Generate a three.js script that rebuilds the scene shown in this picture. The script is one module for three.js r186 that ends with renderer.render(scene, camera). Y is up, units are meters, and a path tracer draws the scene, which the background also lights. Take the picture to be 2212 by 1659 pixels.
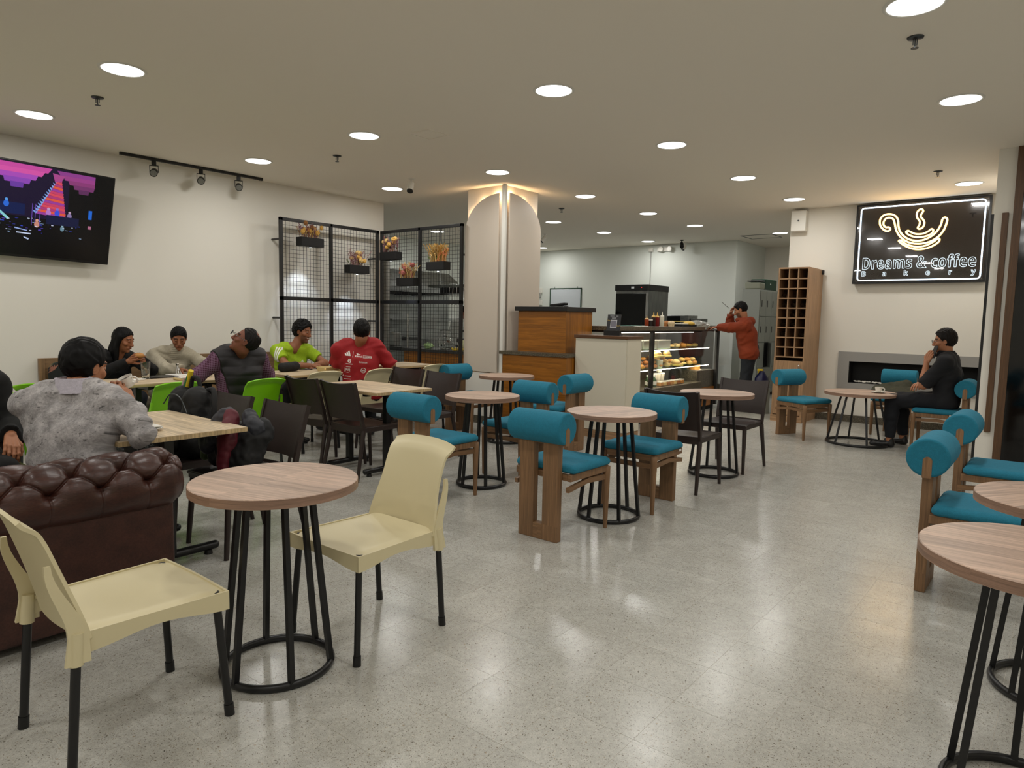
import * as THREE from 'three';
import { RoundedBoxGeometry } from 'three/addons/geometries/RoundedBoxGeometry.js';
import { mergeGeometries, mergeVertices, toCreasedNormals } from 'three/addons/utils/BufferGeometryUtils.js';
import { ImprovedNoise } from 'three/addons/math/ImprovedNoise.js';
import { FontLoader } from 'three/addons/loaders/FontLoader.js';
import { RectAreaLightUniformsLib } from 'three/addons/lights/RectAreaLightUniformsLib.js';

// ---------------------------------------------------------------- camera, light, exposure
const scene = new THREE.Scene();
scene.background = new THREE.Color(0x050505);
const camera = new THREE.PerspectiveCamera(58.63, 2212 / 1659, 0.05, 60);
camera.position.set(0, 1.38, 0);
camera.rotation.order = 'YXZ';
camera.rotation.set(THREE.MathUtils.degToRad(-5.49), THREE.MathUtils.degToRad(39.04), THREE.MathUtils.degToRad(1.09));
const renderer = new THREE.WebGLRenderer({ antialias: true });
renderer.toneMapping = THREE.LinearToneMapping;
renderer.toneMappingExposure = 1.0;
renderer.shadowMap.enabled = true;
RectAreaLightUniformsLib.init();
const CEIL = 3.04;                       // ceiling height
const LAMP = { radiance: 62, color: [1, 0.985, 0.945] };   // the recessed LED discs

// ---------------------------------------------------------------- helpers
const R = THREE.MathUtils.degToRad;
const V = (x, y, z) => new THREE.Vector3(x, y, z);
let seed = 7;
const rnd = () => { seed = (seed + 0x6D2B79F5) | 0; let t = Math.imul(seed ^ (seed >>> 15), 1 | seed); t = (t + Math.imul(t ^ (t >>> 7), 61 | t)) ^ t; return ((t ^ (t >>> 14)) >>> 0) / 4294967296; };
const rr = (a, b) => a + (b - a) * rnd();
const noise = new ImprovedNoise();
const taken = new Map();
function numbered(name) { const n = taken.get(name) || 0; taken.set(name, n + 1); return n ? name + '_' + String(n).padStart(3, '0') : name; }
function merge(list) {
  if (!Array.isArray(list)) return list;
  if (list.length === 1) return list[0];
  return mergeGeometries(list.map((g) => { const c = g.index ? g.toNonIndexed() : g.clone(); for (const k of Object.keys(c.attributes)) if (!['position', 'normal', 'uv'].includes(k)) c.deleteAttribute(k); return c; }));
}
function part(name, geo, mat, parent) {
  const m = new THREE.Mesh(merge(geo), mat);
  m.name = name; m.castShadow = m.receiveShadow = true;
  if (parent) parent.add(m); return m;
}
function tag(o, label, category, group) { o.userData.label = label; o.userData.category = category; if (group) o.userData.group = group; return o; }
function thing(name, label, category, pos = [0, 0, 0], turn = 0, group) {
  const o = new THREE.Group(); o.name = numbered(name); o.position.set(...pos); o.rotation.y = turn; scene.add(o);
  return tag(o, label, category, group);
}
function one(name, geo, mat, label, category, group, pos, turn) {      // a thing that is one mesh
  const m = part(numbered(name), geo, mat, scene); if (pos) m.position.set(...pos); if (turn) m.rotation.y = turn;
  return tag(m, label, category, group);
}
function struct(name, geo, mat) { const m = part(numbered(name), geo, mat, scene); m.userData.kind = 'structure'; return m; }
function copyOf(root, name, label, pos, turn, group) {
  const c = root.clone(); c.name = numbered(name); c.userData = { ...root.userData, label }; if (group) c.userData.group = group;
  c.position.set(...pos); c.rotation.set(0, turn, 0); scene.add(c); return c;
}
function tr(g, x, y, z) { g.translate(x, y, z); return g; }
const box = (w, h, d, x = 0, y = 0, z = 0) => tr(new THREE.BoxGeometry(w, h, d), x, y, z);
const bmm = (x0, x1, y0, y1, z0, z1) => box(x1 - x0, y1 - y0, z1 - z0, (x0 + x1) / 2, (y0 + y1) / 2, (z0 + z1) / 2);
const rbox = (w, h, d, r, x = 0, y = 0, z = 0, s = 2) => tr(new RoundedBoxGeometry(w, h, d, s, Math.min(r, w / 2.01, h / 2.01, d / 2.01)), x, y, z);
const cyl = (r0, r1, h, x = 0, y = 0, z = 0, seg = 24) => tr(new THREE.CylinderGeometry(r1, r0, h, seg), x, y + h / 2, z);   // r0 bottom, y = foot
const sph = (r, x = 0, y = 0, z = 0, a = 16, b = 12) => tr(new THREE.SphereGeometry(r, a, b), x, y, z);
function rod(a, b, r, r2 = r, seg = 10) {
  const A = Array.isArray(a) ? V(...a) : a, B = Array.isArray(b) ? V(...b) : b, d = B.clone().sub(A), L = d.length();
  const g = new THREE.CylinderGeometry(r2, r, L, seg); g.translate(0, L / 2, 0);
  g.applyQuaternion(new THREE.Quaternion().setFromUnitVectors(V(0, 1, 0), d.normalize())); g.translate(A.x, A.y, A.z); return g;
}
function bar(a, b, w, h) {             // square bar between two points
  const A = V(...a), B = V(...b), d = B.clone().sub(A), L = d.length();
  const g = new THREE.BoxGeometry(w, L, h); g.translate(0, L / 2, 0);
  g.applyQuaternion(new THREE.Quaternion().setFromUnitVectors(V(0, 1, 0), d.normalize())); g.translate(A.x, A.y, A.z); return g;
}
const lathe = (pts, seg = 28) => new THREE.LatheGeometry(pts.map((p) => new THREE.Vector2(p[0], p[1])), seg);
function tube(pts, r, n = 40, seg = 8, closed = false) { return new THREE.TubeGeometry(new THREE.CatmullRomCurve3(pts.map((p) => Array.isArray(p) ? V(...p) : p), closed, 'catmullrom', 0.5), n, r, seg, closed); }
function extrude(shape, depth, bevel = 0, seg = 16) {
  return new THREE.ExtrudeGeometry(shape, { depth, bevelEnabled: bevel > 0, bevelThickness: bevel, bevelSize: bevel, bevelOffset: -bevel, bevelSegments: 2, curveSegments: seg, steps: 1 });
}
function shapeOf(pts) { const s = new THREE.Shape(); pts.forEach((p, i) => i ? s.lineTo(p[0], p[1]) : s.moveTo(p[0], p[1])); s.closePath(); return s; }
// uv in metres; u runs along the grain axis
function uvm(g, grain = 'x', off = 0) {
  const p = g.attributes.position, n = g.attributes.normal, uv = new Float32Array(p.count * 2), ax = ['x', 'y', 'z'], gi = ax.indexOf(grain);
  for (let i = 0; i < p.count; i++) {
    const q = [p.getX(i), p.getY(i), p.getZ(i)], m = [Math.abs(n.getX(i)), Math.abs(n.getY(i)), Math.abs(n.getZ(i))];
    const k = m[0] >= m[1] && m[0] >= m[2] ? 0 : m[1] >= m[2] ? 1 : 2, o = [0, 1, 2].filter((j) => j !== k), u = o.includes(gi) ? gi : o[0], v = o.find((j) => j !== u);
    uv[2 * i] = q[u] + off; uv[2 * i + 1] = q[v] + off * 0.37;
  }
  g.setAttribute('uv', new THREE.BufferAttribute(uv, 2)); return g;
}
const W = (list, grain, off = 0) => uvm(merge(list), grain, off);
// a grid surface from f(u, v) -> [x, y, z]
function grid(f, nu, nv, closeU = false) {
  const pos = [], uv = [], idx = [];
  for (let j = 0; j <= nv; j++) for (let i = 0; i <= nu; i++) { const p = f(i / nu, j / nv); pos.push(...p); uv.push(i / nu, j / nv); }
  for (let j = 0; j < nv; j++) for (let i = 0; i < nu; i++) { const a = j * (nu + 1) + i, b = a + 1, c = a + nu + 1, d = c + 1; idx.push(a, b, d, a, d, c); }
  const g = new THREE.BufferGeometry(); g.setAttribute('position', new THREE.Float32BufferAttribute(pos, 3)); g.setAttribute('uv', new THREE.Float32BufferAttribute(uv, 2)); g.setIndex(idx); g.computeVertexNormals(); return g;
}
// a closed sheet of thickness t: f gives the front face, the back is pushed along -normal
function sheet(f, nu, nv, t) {
  const g = grid(f, nu, nv), p = g.attributes.position, n = g.attributes.normal, N = p.count, pos = new Float32Array(N * 6), uv = new Float32Array(N * 4), idx = Array.from(g.index.array);
  for (let i = 0; i < N; i++) for (let k = 0; k < 3; k++) { const a = p.array[3 * i + k]; pos[3 * i + k] = a; pos[3 * (N + i) + k] = a - n.array[3 * i + k] * t; }
  for (let i = 0; i < 2 * N; i++) uv[i] = uv[i + 2 * N] = g.attributes.uv.array[i];
  const m = idx.length; for (let i = 0; i < m; i += 3) idx.push(idx[i] + N, idx[i + 2] + N, idx[i + 1] + N);
  const w = nu + 1, edge = (a, b) => idx.push(a, a + N, b, b, a + N, b + N);
  for (let i = 0; i < nu; i++) { edge(i + 1, i); edge(nv * w + i, nv * w + i + 1); }
  for (let j = 0; j < nv; j++) { edge(j * w, (j + 1) * w); edge((j + 1) * w + nu, j * w + nu); }
  const o = new THREE.BufferGeometry(); o.setAttribute('position', new THREE.BufferAttribute(pos, 3)); o.setAttribute('uv', new THREE.BufferAttribute(uv, 2)); o.setIndex(idx);
  return toCreasedNormals(o, 0.9);
}

// ---------------------------------------------------------------- textures (matter only: grain, speckle, weave, print)
function tnoise(per, s0) {               // tileable value noise with period per
  const a = new Float32Array(per * per); const keep = seed; seed = s0; for (let i = 0; i < a.length; i++) a[i] = rnd(); seed = keep;
  const f = (t) => t * t * (3 - 2 * t);
  return (x, y) => { x = ((x % 1) + 1) % 1 * per; y = ((y % 1) + 1) % 1 * per; const i = Math.floor(x), j = Math.floor(y), u = f(x - i), v = f(y - j), i1 = (i + 1) % per, j1 = (j + 1) % per, i0 = i % per, j0 = j % per;
    return (a[j0 * per + i0] * (1 - u) + a[j0 * per + i1] * u) * (1 - v) + (a[j1 * per + i0] * (1 - u) + a[j1 * per + i1] * u) * v; };
}
function dataTex(w, h, fn, srgb = true) {
  const d = new Uint8Array(w * h * 4);
  for (let j = 0; j < h; j++) for (let i = 0; i < w; i++) { const c = fn(i / w, j / h, i, j), o = 4 * (j * w + i); d[o] = Math.max(0, Math.min(255, c[0])); d[o + 1] = Math.max(0, Math.min(255, c[1])); d[o + 2] = Math.max(0, Math.min(255, c[2])); d[o + 3] = 255; }
  const t = new THREE.DataTexture(d, w, h); t.wrapS = t.wrapT = THREE.RepeatWrapping; t.magFilter = THREE.LinearFilter; t.minFilter = THREE.LinearMipmapLinearFilter; if (srgb) t.colorSpace = THREE.SRGBColorSpace; t.needsUpdate = true; return t;
}
function rep(t, u, v) { t.repeat.set(u, v); return t; }
function canvasTex(w, h, draw, srgb = true) {
  const c = document.createElement('canvas'); c.width = w; c.height = h; draw(c.getContext('2d'), w, h);
  const t = new THREE.CanvasTexture(c); if (srgb) t.colorSpace = THREE.SRGBColorSpace; return t;
}
// terrazzo: 4 x 4 tiles on one sheet
const TILE = 0.3075;
const terrazzo = (() => {
  const S = 2048, n1 = tnoise(512, 11), n2 = tnoise(96, 12), n3 = tnoise(10, 13), buf = new Float32Array(S * S * 3);
  for (let j = 0; j < S; j++) for (let i = 0; i < S; i++) { const u = i / S, v = j / S, a = n1(u, v) - 0.5, b = n2(u, v) - 0.5, c = n3(u, v) - 0.5, k = 184 + a * 26 + b * 14 + c * 10, o = 3 * (j * S + i); buf[o] = k; buf[o + 1] = k - 1; buf[o + 2] = k - 8; }
  const keep = seed; seed = 99;
  for (let q = 0; q < 17000; q++) {
    const x = rnd() * S, y = rnd() * S, big = rnd(), L = big < 0.04 ? rr(4, 8) : rr(1.5, 4.4), w = L * rr(0.3, 0.8), a = rnd() * Math.PI, ca = Math.cos(a), sa = Math.sin(a), t = rnd();
    const c = t < 0.42 ? [96, 90, 78] : t < 0.62 ? [122, 112, 96] : t < 0.68 ? [62, 56, 48] : t < 0.9 ? [200, 196, 184] : [150, 134, 108], R0 = Math.ceil(L);
    for (let dy = -R0; dy <= R0; dy++) for (let dx = -R0; dx <= R0; dx++) {
      const p = (dx * ca + dy * sa) / L, r = (-dx * sa + dy * ca) / w, d = p * p + r * r; if (d > 1) continue;
      const o = 3 * ((((y + dy) | 0) & (S - 1)) * S + (((x + dx) | 0) & (S - 1))), m = Math.min(1, (1 - d) * 2.2) * 0.8;
      for (let k = 0; k < 3; k++) buf[o + k] += (c[k] - buf[o + k]) * m;
    }
  }
  seed = keep;
  return dataTex(S, S, (u, v, i, j) => { const o = 3 * (j * S + i); return [buf[o], buf[o + 1], buf[o + 2]]; });
})();
const floorRough = (() => { const a = tnoise(14, 21), b = tnoise(60, 22); return dataTex(256, 256, (u, v) => { const k = 235 + (a(u, v) - 0.5) * 34 + (b(u, v) - 0.5) * 20; return [k, k, k]; }, false); })();
function woodTex(s0, plank = 0, hue = [1, 1, 1]) {   // u along the grain; tones near white, the material colour tints them
  const a = tnoise(64, s0), b = tnoise(200, s0 + 1), c = tnoise(9, s0 + 2), d = tnoise(400, s0 + 3);
  return dataTex(1024, 512, (u, v) => {
    const w = v + 0.012 * (c(u * 2, v) - 0.5), pl = plank ? Math.floor(v * plank) : 0, sh = plank ? ((pl * 37) % 11) / 11 : 0;
    const k = 212 + 44 * (a(u * 0.06 + sh, w) - 0.5) + 34 * (b(u * 0.1 + sh, w * 2) - 0.5) + 12 * (d(u * 0.5, w * 4) - 0.5) + 26 * (c(u * 0.5 + sh, w * 1.5) - 0.5) + (plank ? (sh - 0.5) * 30 : 0);
    return [k * hue[0], k * hue[1], k * hue[2]];
  });
}
const woodA = rep(woodTex(31, 6), 1 / 1.1, 1 / 0.62), woodB = rep(woodTex(51), 1 / 1.4, 1 / 0.8), woodC = rep(woodTex(71), 1 / 0.9, 1 / 0.35);
const granite = rep((() => { const a = tnoise(170, 81), b = tnoise(90, 82), c = tnoise(250, 83); return dataTex(512, 512, (u, v) => { const x = a(u, v), y = b(u, v), z = c(u, v); let k = 128 + (z - 0.5) * 60; if (x > 0.66) k -= 84; else if (y > 0.7) k += 48; return [k, k * 0.96, k * 0.88]; }); })(), 1 / 0.45, 1 / 0.45);
const leatherTex = rep((() => { const a = tnoise(110, 91), b = tnoise(12, 92); return dataTex(512, 512, (u, v) => { const k = 206 + (a(u, v) - 0.5) * 44 + (b(u, v) - 0.5) * 46; return [k, k, k]; }); })(), 2, 2);
const weave = rep((() => { const a = tnoise(256, 101), b = tnoise(30, 102); return dataTex(512, 512, (u, v, i, j) => { const k = 216 + (a(u, v) - 0.5) * 34 + (b(u, v) - 0.5) * 14 + ((i + j) & 1 ? 6 : -6); return [k, k, k]; }); })(), 1 / 0.3, 1 / 0.3);
const plasticTex = rep((() => { const a = tnoise(256, 111); return dataTex(256, 256, (u, v) => { const k = 128 + (a(u, v) - 0.5) * 150; return [k, k, k]; }, false); })(), 6, 6);
const steelTex = rep((() => { const a = tnoise(300, 121), b = tnoise(14, 122); return dataTex(512, 512, (u, v) => { const k = 210 + (a(u, v * 0.03) - 0.5) * 26 + (b(u, v) - 0.5) * 30; return [k, k, k]; }); })(), 1, 1);

// ---------------------------------------------------------------- materials
const std = (color, roughness = 0.6, o = {}) => new THREE.MeshStandardMaterial({ color, roughness, metalness: 0, ...o });
const phy = (color, roughness, o = {}) => new THREE.MeshPhysicalMaterial({ color, roughness, ...o });
const M = {
  wall: std(0xe6e2d8, 0.85), ceil: std(0xf0e9dc, 0.9), wallCool: std(0xdfe3dc, 0.85), white: std(0xe4e1d8, 0.5),
  tile: phy(0xfaf9f8, 0.25, { map: terrazzo, roughnessMap: floorRough, specularIntensity: 1 }), grout: std(0xc9c4b8, 0.6),
  skirt: std(0xb8b2a4, 0.5, { map: granite }),
  tableTop: std(0xd8b8a2, 0.42, { map: woodA }), tableEdge: std(0xb08c76, 0.45, { map: woodC }),
  deskTop: std(0xf2d9b4, 0.42, { map: woodB }), deskEdge: std(0xd9bc8c, 0.5, { map: woodC }),
  black: std(0x0b0b0c, 0.45), blackSatin: std(0x101012, 0.35), blackMatte: std(0x121111, 0.8), blackGlass: phy(0x020203, 0.08),
  chairWood: std(0x9a7450, 0.5, { map: woodC }), blue: std(0x1f88a6, 0.88, { map: weave }),
  brown: std(0x2b1f1b, 0.42, { bumpMap: plasticTex, bumpScale: 0.0004 }), cream: std(0xd9cda6, 0.38, { bumpMap: plasticTex, bumpScale: 0.0002 }), green: std(0x7cc40b, 0.38),
  leather: phy(0x4d2b22, 0.36, { map: leatherTex, bumpMap: leatherTex, bumpScale: 0.0008 }),
  benchWood: std(0x9c7a55, 0.5, { map: woodB }), cushion: std(0xb4aa95, 0.9, { map: weave }),
  orange: std(0xb06e20, 0.38, { map: woodB }), granite: std(0xbdb5a6, 0.3, { map: granite }), creamPanel: std(0xd2cbb8, 0.5), walnut: std(0x6a4526, 0.4, { map: woodC }),
  rackWood: std(0xc39a72, 0.5, { map: woodC }), columnPanel: std(0xcdc1b2, 0.45), columnWhite: std(0xdcd6ca, 0.7),
  steel: std(0xb8bab8, 0.32, { metalness: 1, map: steelTex }), steelDark: std(0x55585a, 0.4, { metalness: 1 }), chrome: std(0xd8d8d8, 0.15, { metalness: 1 }),
  locker: std(0x8d918a, 0.5), dark: std(0x050505, 0.7), glass: phy(0xffffff, 0.02, { transmission: 1, thickness: 0, ior: 1.5 }), glassSolid: phy(0xffffff, 0.02, { transmission: 1, thickness: 0.004, ior: 1.5 }), water: phy(0xf4faf8, 0.02, { transmission: 1, thickness: 0.05, ior: 1.33 }),
  paper: std(0xe9e6de, 0.8), ceramic: std(0xe8e4da, 0.25), doorWood: std(0x6b4a2c, 0.5, { map: woodC }), fireGrey: std(0x9a9894, 0.55),
};
const emit = (color, k) => new THREE.MeshStandardMaterial({ color: 0x000000, emissive: new THREE.Color().setRGB(...color), emissiveIntensity: k, roughness: 0.6 });
function areaLight(w, h, color, k, pos, look, parent = scene) {
  const l = new THREE.RectAreaLight(new THREE.Color().setRGB(...color), k, w, h); l.position.set(...pos); l.lookAt(...look); l.castShadow = true; parent.add(l); return l;
}

// ---------------------------------------------------------------- room shell
const T = 0.2;
struct('ceiling', bmm(-11.2, 3.4, CEIL, CEIL + T, -16.2, 3.7), M.ceil);
struct('wall_west', bmm(-8.05 - T, -8.05, 0, CEIL, -6.82, 3.7), M.wall);
{ // the wall with the sign and the fireplace recess
  const z = -10.54, x0 = -3.31, x1 = 3.4, fx0 = -2.395, fx1 = -0.86, fy0 = 0.56, fy1 = 0.865;
  struct('wall_north', [bmm(x0, x1, 0, fy0, z - T, z), bmm(x0, x1, fy1, CEIL, z - T, z), bmm(x0, fx0, fy0, fy1, z - T, z), bmm(fx1, x1, fy0, fy1, z - T, z)], M.wall);
}
struct('wall_back', bmm(-11.2, -5.35, 0, CEIL, -13.75 - T, -13.75), M.wallCool);
struct('wall_recess_west', bmm(-5.35 - T, -5.35, 0, CEIL, -15.6, -13.95), M.wallCool);
struct('wall_recess_back', bmm(-5.55, -3.11, 0, CEIL, -15.6, -15.4), M.wall);
struct('wall_recess_east', bmm(-3.31, -3.11, 0, CEIL, -15.4, -10.74), M.wall);
struct('wall_kitchen_west', bmm(-11.2, -11, 0, CEIL, -13.75, -6.82), M.wallCool);
struct('wall_kitchen_south', bmm(-11.2, -8.25, 0, CEIL, -6.82, -6.62), M.wallCool);
struct('wall_east', bmm(3.2, 3.4, 0, CEIL, -7.96, 3.7), M.wall);
struct('wall_south', bmm(-8.05, 3.2, 0, CEIL, 3.5, 3.7), M.wall);
struct('wall_pillar', bmm(-0.637, 3.4, 0, CEIL, -10.54, -7.96), M.wall);
struct('baseboard_north', uvm(bmm(-3.31, -0.637, 0, 0.1, -10.54, -10.525), 'x'), M.skirt);
struct('baseboard_west', uvm(bmm(-8.05, -8.035, 0, 0.1, -6.82, 3.5), 'z'), M.skirt);
struct('baseboard_back', uvm(bmm(-11, -5.35, 0, 0.1, -13.75, -13.735), 'x'), M.skirt);
{ // floor: a bed of grout and one tile per piece
  const f = new THREE.Group(); f.name = 'floor'; f.userData.kind = 'structure'; scene.add(f);
  part('floor_bed', bmm(-11.2, 3.4, -0.12, -0.0007, -16.2, 3.7), M.grout, f);
  const vars = [];
  for (let a = 0; a < 4; a++) for (let b = 0; b < 4; b++) {
    const g = new THREE.BoxGeometry(TILE - 0.0014, 0.006, TILE - 0.0014), p = g.attributes.position, uv = g.attributes.uv;
    for (let i = 0; i < p.count; i++) uv.setXY(i, (a + p.getX(i) / TILE + 0.5) / 4, (b + p.getZ(i) / TILE + 0.5) / 4);
    vars.push(g);
  }
  camera.updateMatrixWorld(); camera.updateProjectionMatrix();
  const tiles = [], q = V(0, 0, 0), X0 = -0.405, Z0 = -1.315;
  for (let i = -36; i <= 12; i++) for (let j = -46; j <= 15; j++) {
    const x = X0 + (i + 0.5) * TILE, z = Z0 + (j + 0.5) * TILE; if (x < -11 || x > 3.2 || z < -15.4 || z > 3.5) continue;
    q.set(x, 0, z).applyMatrix4(camera.matrixWorldInverse); const near = q.z < -0.3 && (() => { const d = -q.z; q.applyMatrix4(camera.projectionMatrix); return Math.abs(q.x) < 1.08 && Math.abs(q.y) < 1.12 ? d : 0; })();
    tiles.push({ x, z, d: near || 99, v: ((i * 7 + j * 13 + i * j * 5) % 16 + 16) % 16, r: ((i * 3 + j * 5) % 2 + 2) % 2 });
  }
  tiles.sort((a, b) => a.d - b.d);
  const rest = [];
  tiles.forEach((t, k) => {
    if (k < 300) { const m = part(k ? 'floor_tile_' + String(k).padStart(3, '0') : 'floor_tile', vars[t.v], M.tile, f); m.position.set(t.x, -0.003, t.z); m.rotation.y = t.r * Math.PI; }
    else { const g = vars[t.v].clone(); g.rotateY(t.r * Math.PI); g.translate(t.x, -0.003, t.z); rest.push(g); }
  });
  part('floor_tile_field', rest, M.tile, f).userData.kind = 'stuff';
}
// right pillar: wooden pull strip, door frame and black door
struct('trim_1', uvm(rbox(0.05, 2.07, 0.035, 0.004, -0.548, 1.413, -7.943), 'y'), M.doorWood);
struct('trim_2', [uvm(bmm(-0.49, -0.425, 0, CEIL - 0.002, -7.96, -7.915), 'y')], M.doorWood);
{ const d = new THREE.Group(); d.name = 'door_1'; d.userData.kind = 'structure'; scene.add(d); part('door_leaf', bmm(-0.425, 0.75, 0.005, 2.95, -7.958, -7.93), M.blackGlass, d); part('door_handle', [rbox(0.1, 0.02, 0.02, 0.006, -0.25, 1.45, -7.9), rod([-0.28, 1.45, -7.93], [-0.28, 1.45, -7.9], 0.008)], M.chrome, d); }
struct('trim_3', bmm(-0.665, -0.638, 0, 2.45, -8.06, -8.01), M.black);

// ---------------------------------------------------------------- recessed ceiling lamps
const lampRing = lathe([[0.131, 0], [0.131, -0.006], [0.139, -0.009], [0.15, -0.006], [0.152, 0]], 40), lampDisc = new THREE.CircleGeometry(0.131, 40).rotateX(Math.PI / 2).translate(0, -0.0055, 0), lampGlow = emit([1, 0.985, 0.94], 4.5);
const lampSpots = [];
for (const z of [-2.09, -4.18, -6.09, -7.92, -9.7]) for (const x of [-7.02, -5.21, -3.05, -0.75]) lampSpots.push([x, z]);
const skipLamp = (x, z) => (x === -7.02 && z === -7.92) || (x === -0.75 && z === -7.92) || (x === -3.05 && z === -9.7) || (x === -0.75 && z === -9.7);
const lamps = lampSpots.filter(([x, z]) => !skipLamp(x, z)).concat([[-3.0, -9.63], [-1.04, -9.63], [-7.02, -11.35], [-7.0, -13.07], [-5.18, -11.34], [-4.28, -13.04], [-9.76, -13.04], [-9.73, -9.6]]);
const hiddenLamps = [[-7.02, 0.1], [-5.21, 0.1], [-3.05, 0.1], [-0.75, 0.1], [1.5, -2.09], [1.5, -4.18], [1.5, -6.09], [1.5, 0.1], [-5.21, 2.2], [-3.05, 2.2], [-0.75, 2.2], [1.5, 2.2]];
const lampWhere = { '-5.21,-2.09': 'above the brown leather sofa', '-7.02,-2.09': 'over the wall television', '-7.02,-4.18': 'beside the black spotlight track', '-5.21,-4.18': 'above the brown chairs in the left half', '-7.02,-6.09': 'closest to the white wall end above the wire screens', '-5.21,-6.09': 'right in front of the arched column', '-3.05,-4.18': 'largest in the middle of the ceiling', '-3.05,-6.09': 'over the tables right of the middle', '-3.05,-7.92': 'second of the row running toward the white speaker', '-0.75,-4.18': 'cut by the top edge near the right corner', '-0.75,-6.09': 'at the far right beyond a sprinkler', '-5.21,-7.92': 'just right of the arched column', '-5.21,-9.7': 'in the light streak right of the column', '-7.02,-9.7': 'close to the column and the small ceiling camera', '-7.02,-11.35': 'between the column and the pastry counter', '-7,-13.07': 'against the far wall above the emergency light', '-5.18,-11.34': 'above the pastry counter', '-4.28,-13.04': 'above the grey lockers', '-9.76,-13.04': 'half hidden behind the column', '-9.73,-9.6': 'seen through the wire screen in the kitchen', '-3,-9.63': 'above the wine rack near the white speaker', '-1.04,-9.63': 'above the neon sign' };
for (const [x, z] of [...lamps, ...hiddenLamps]) {
  const w = lampWhere[x + ',' + z], t = thing('ceiling_lamp', w ? 'round white recessed ceiling lamp ' + w : 'round white recessed ceiling lamp out of view', 'lamp', [x, CEIL, z], 0, 'recessed ceiling lamps');
  part('lamp_ring', lampRing, M.white, t); part('lamp_disc', lampDisc, lampGlow, t);
  areaLight(0.232, 0.232, LAMP.color, LAMP.radiance, [0, -0.012, 0], [x, 0, z], t).lookAt(x, -5, z);
}
// sprinklers
const sprPlate = lathe([[0, 0], [0.045, 0], [0.042, -0.008], [0.02, -0.014], [0, -0.014]], 20), sprBody = [rod([-0.012, -0.012, 0], [-0.012, -0.045, 0], 0.003), rod([0.012, -0.012, 0], [0.012, -0.045, 0], 0.003), rod([0, -0.01, 0], [0, -0.06, 0], 0.004), cyl(0.02, 0.02, 0.003, 0, -0.063, 0)];
for (const [x, z, w] of [[-6.04, -2.23, 'between the two lamps at the upper left'], [-6.09, -4.53, 'left of the square ceiling hatch'], [-0.82, -4.65, 'under the lamp at the upper right corner'], [-1.23, -8.72, 'above the neon sign'], [-6.07, -8.59, 'right of the arched column']]) {
  const t = thing('fire_sprinkler', 'dark metal fire sprinkler on the ceiling ' + w, 'sprinkler', [x, CEIL, z], 0.8, 'fire sprinklers'); part('plate', sprPlate, M.steelDark, t); part('nozzle', sprBody, M.steelDark, t);
}
{ const t = thing('ceiling_hatch', 'flat white square hatch set in the ceiling', 'hatch', [-4.68, CEIL, -4.5]); part('frame', [box(0.26, 0.006, 0.012, 0, -0.003, 0.124), box(0.26, 0.006, 0.012, 0, -0.003, -0.124), box(0.012, 0.006, 0.236, 0.124, -0.003, 0), box(0.012, 0.006, 0.236, -0.124, -0.003, 0)], M.ceil, t); part('panel', box(0.22, 0.004, 0.22, 0, -0.002, 0), M.ceil, t); }
{ const t = thing('ceiling_hatch', 'large rectangular hatch in the ceiling before the recess', 'hatch', [-4.75, CEIL, -13.4]); part('frame', [box(0.6, 0.006, 0.02, 0, -0.003, 0.29), box(0.6, 0.006, 0.02, 0, -0.003, -0.29), box(0.02, 0.006, 0.56, 0.29, -0.003, 0), box(0.02, 0.006, 0.56, -0.29, -0.003, 0)], M.steelDark, t); part('panel', box(0.55, 0.003, 0.55, 0, -0.0015, 0), M.ceil, t); }
// security cameras
function secCam(pos, turn, tilt, mat, label) {
  const t = thing('security_camera', label, 'camera', pos, turn); part('mount', [cyl(0.035, 0.035, 0.015, 0, -0.015, 0), rod([0, -0.015, 0], [0, -0.07, 0.01], 0.012)], mat, t);
  const b = part('housing', [rod([0, 0, -0.05], [0, 0, 0.06], 0.035, 0.04, 18)], mat, t); b.position.set(0, -0.1, 0.03); b.rotation.x = tilt; const l = part('lens', [cyl(0.038, 0.038, 0.02, 0, 0, 0)], M.black, b); l.rotation.x = Math.PI / 2; l.position.z = 0.055;
}
secCam([-6.31, CEIL, -5.78], 0.5, 1.1, M.white, 'white ceiling camera with black front left of the column');
secCam([-8.12, CEIL, -10.96], -0.8, 0.9, M.white, 'white ceiling camera right of the column hanging under the far ceiling');
secCam([-6.3, CEIL, -13.2], 0.5, 0.7, M.blackMatte, 'black ceiling camera above the emergency light');
secCam([-6.4, CEIL, -13.6], -0.6, 1.0, M.white, 'white camera at the far wall right of the emergency light');
// emergency light on the far wall
{ const t = thing('emergency_light', 'white twin-head emergency light high on the far wall', 'light', [-6.95, 2.93, -13.75]); part('body', rbox(0.32, 0.09, 0.05, 0.01, 0, 0, 0.03), M.white, t); for (const s of [-1, 1]) { const h = part('lamp_head', [rod([0, 0, 0], [0, 0, 0.06], 0.05, 0.055, 20)], M.white, t); h.position.set(s * 0.1 + 0.05, 0, 0.05); part('lens', [rod([0, 0, 0.06], [0, 0, 0.064], 0.045, 0.045, 20)], M.ceramic, h); } part('junction_box', rbox(0.1, 0.08, 0.05, 0.006, -0.32, 0.0, 0.028), M.white, t); part('conduit', rod([-0.32, -0.04, 0.02], [-0.32, -1.05, 0.02], 0.008), M.fireGrey, t); }
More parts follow.
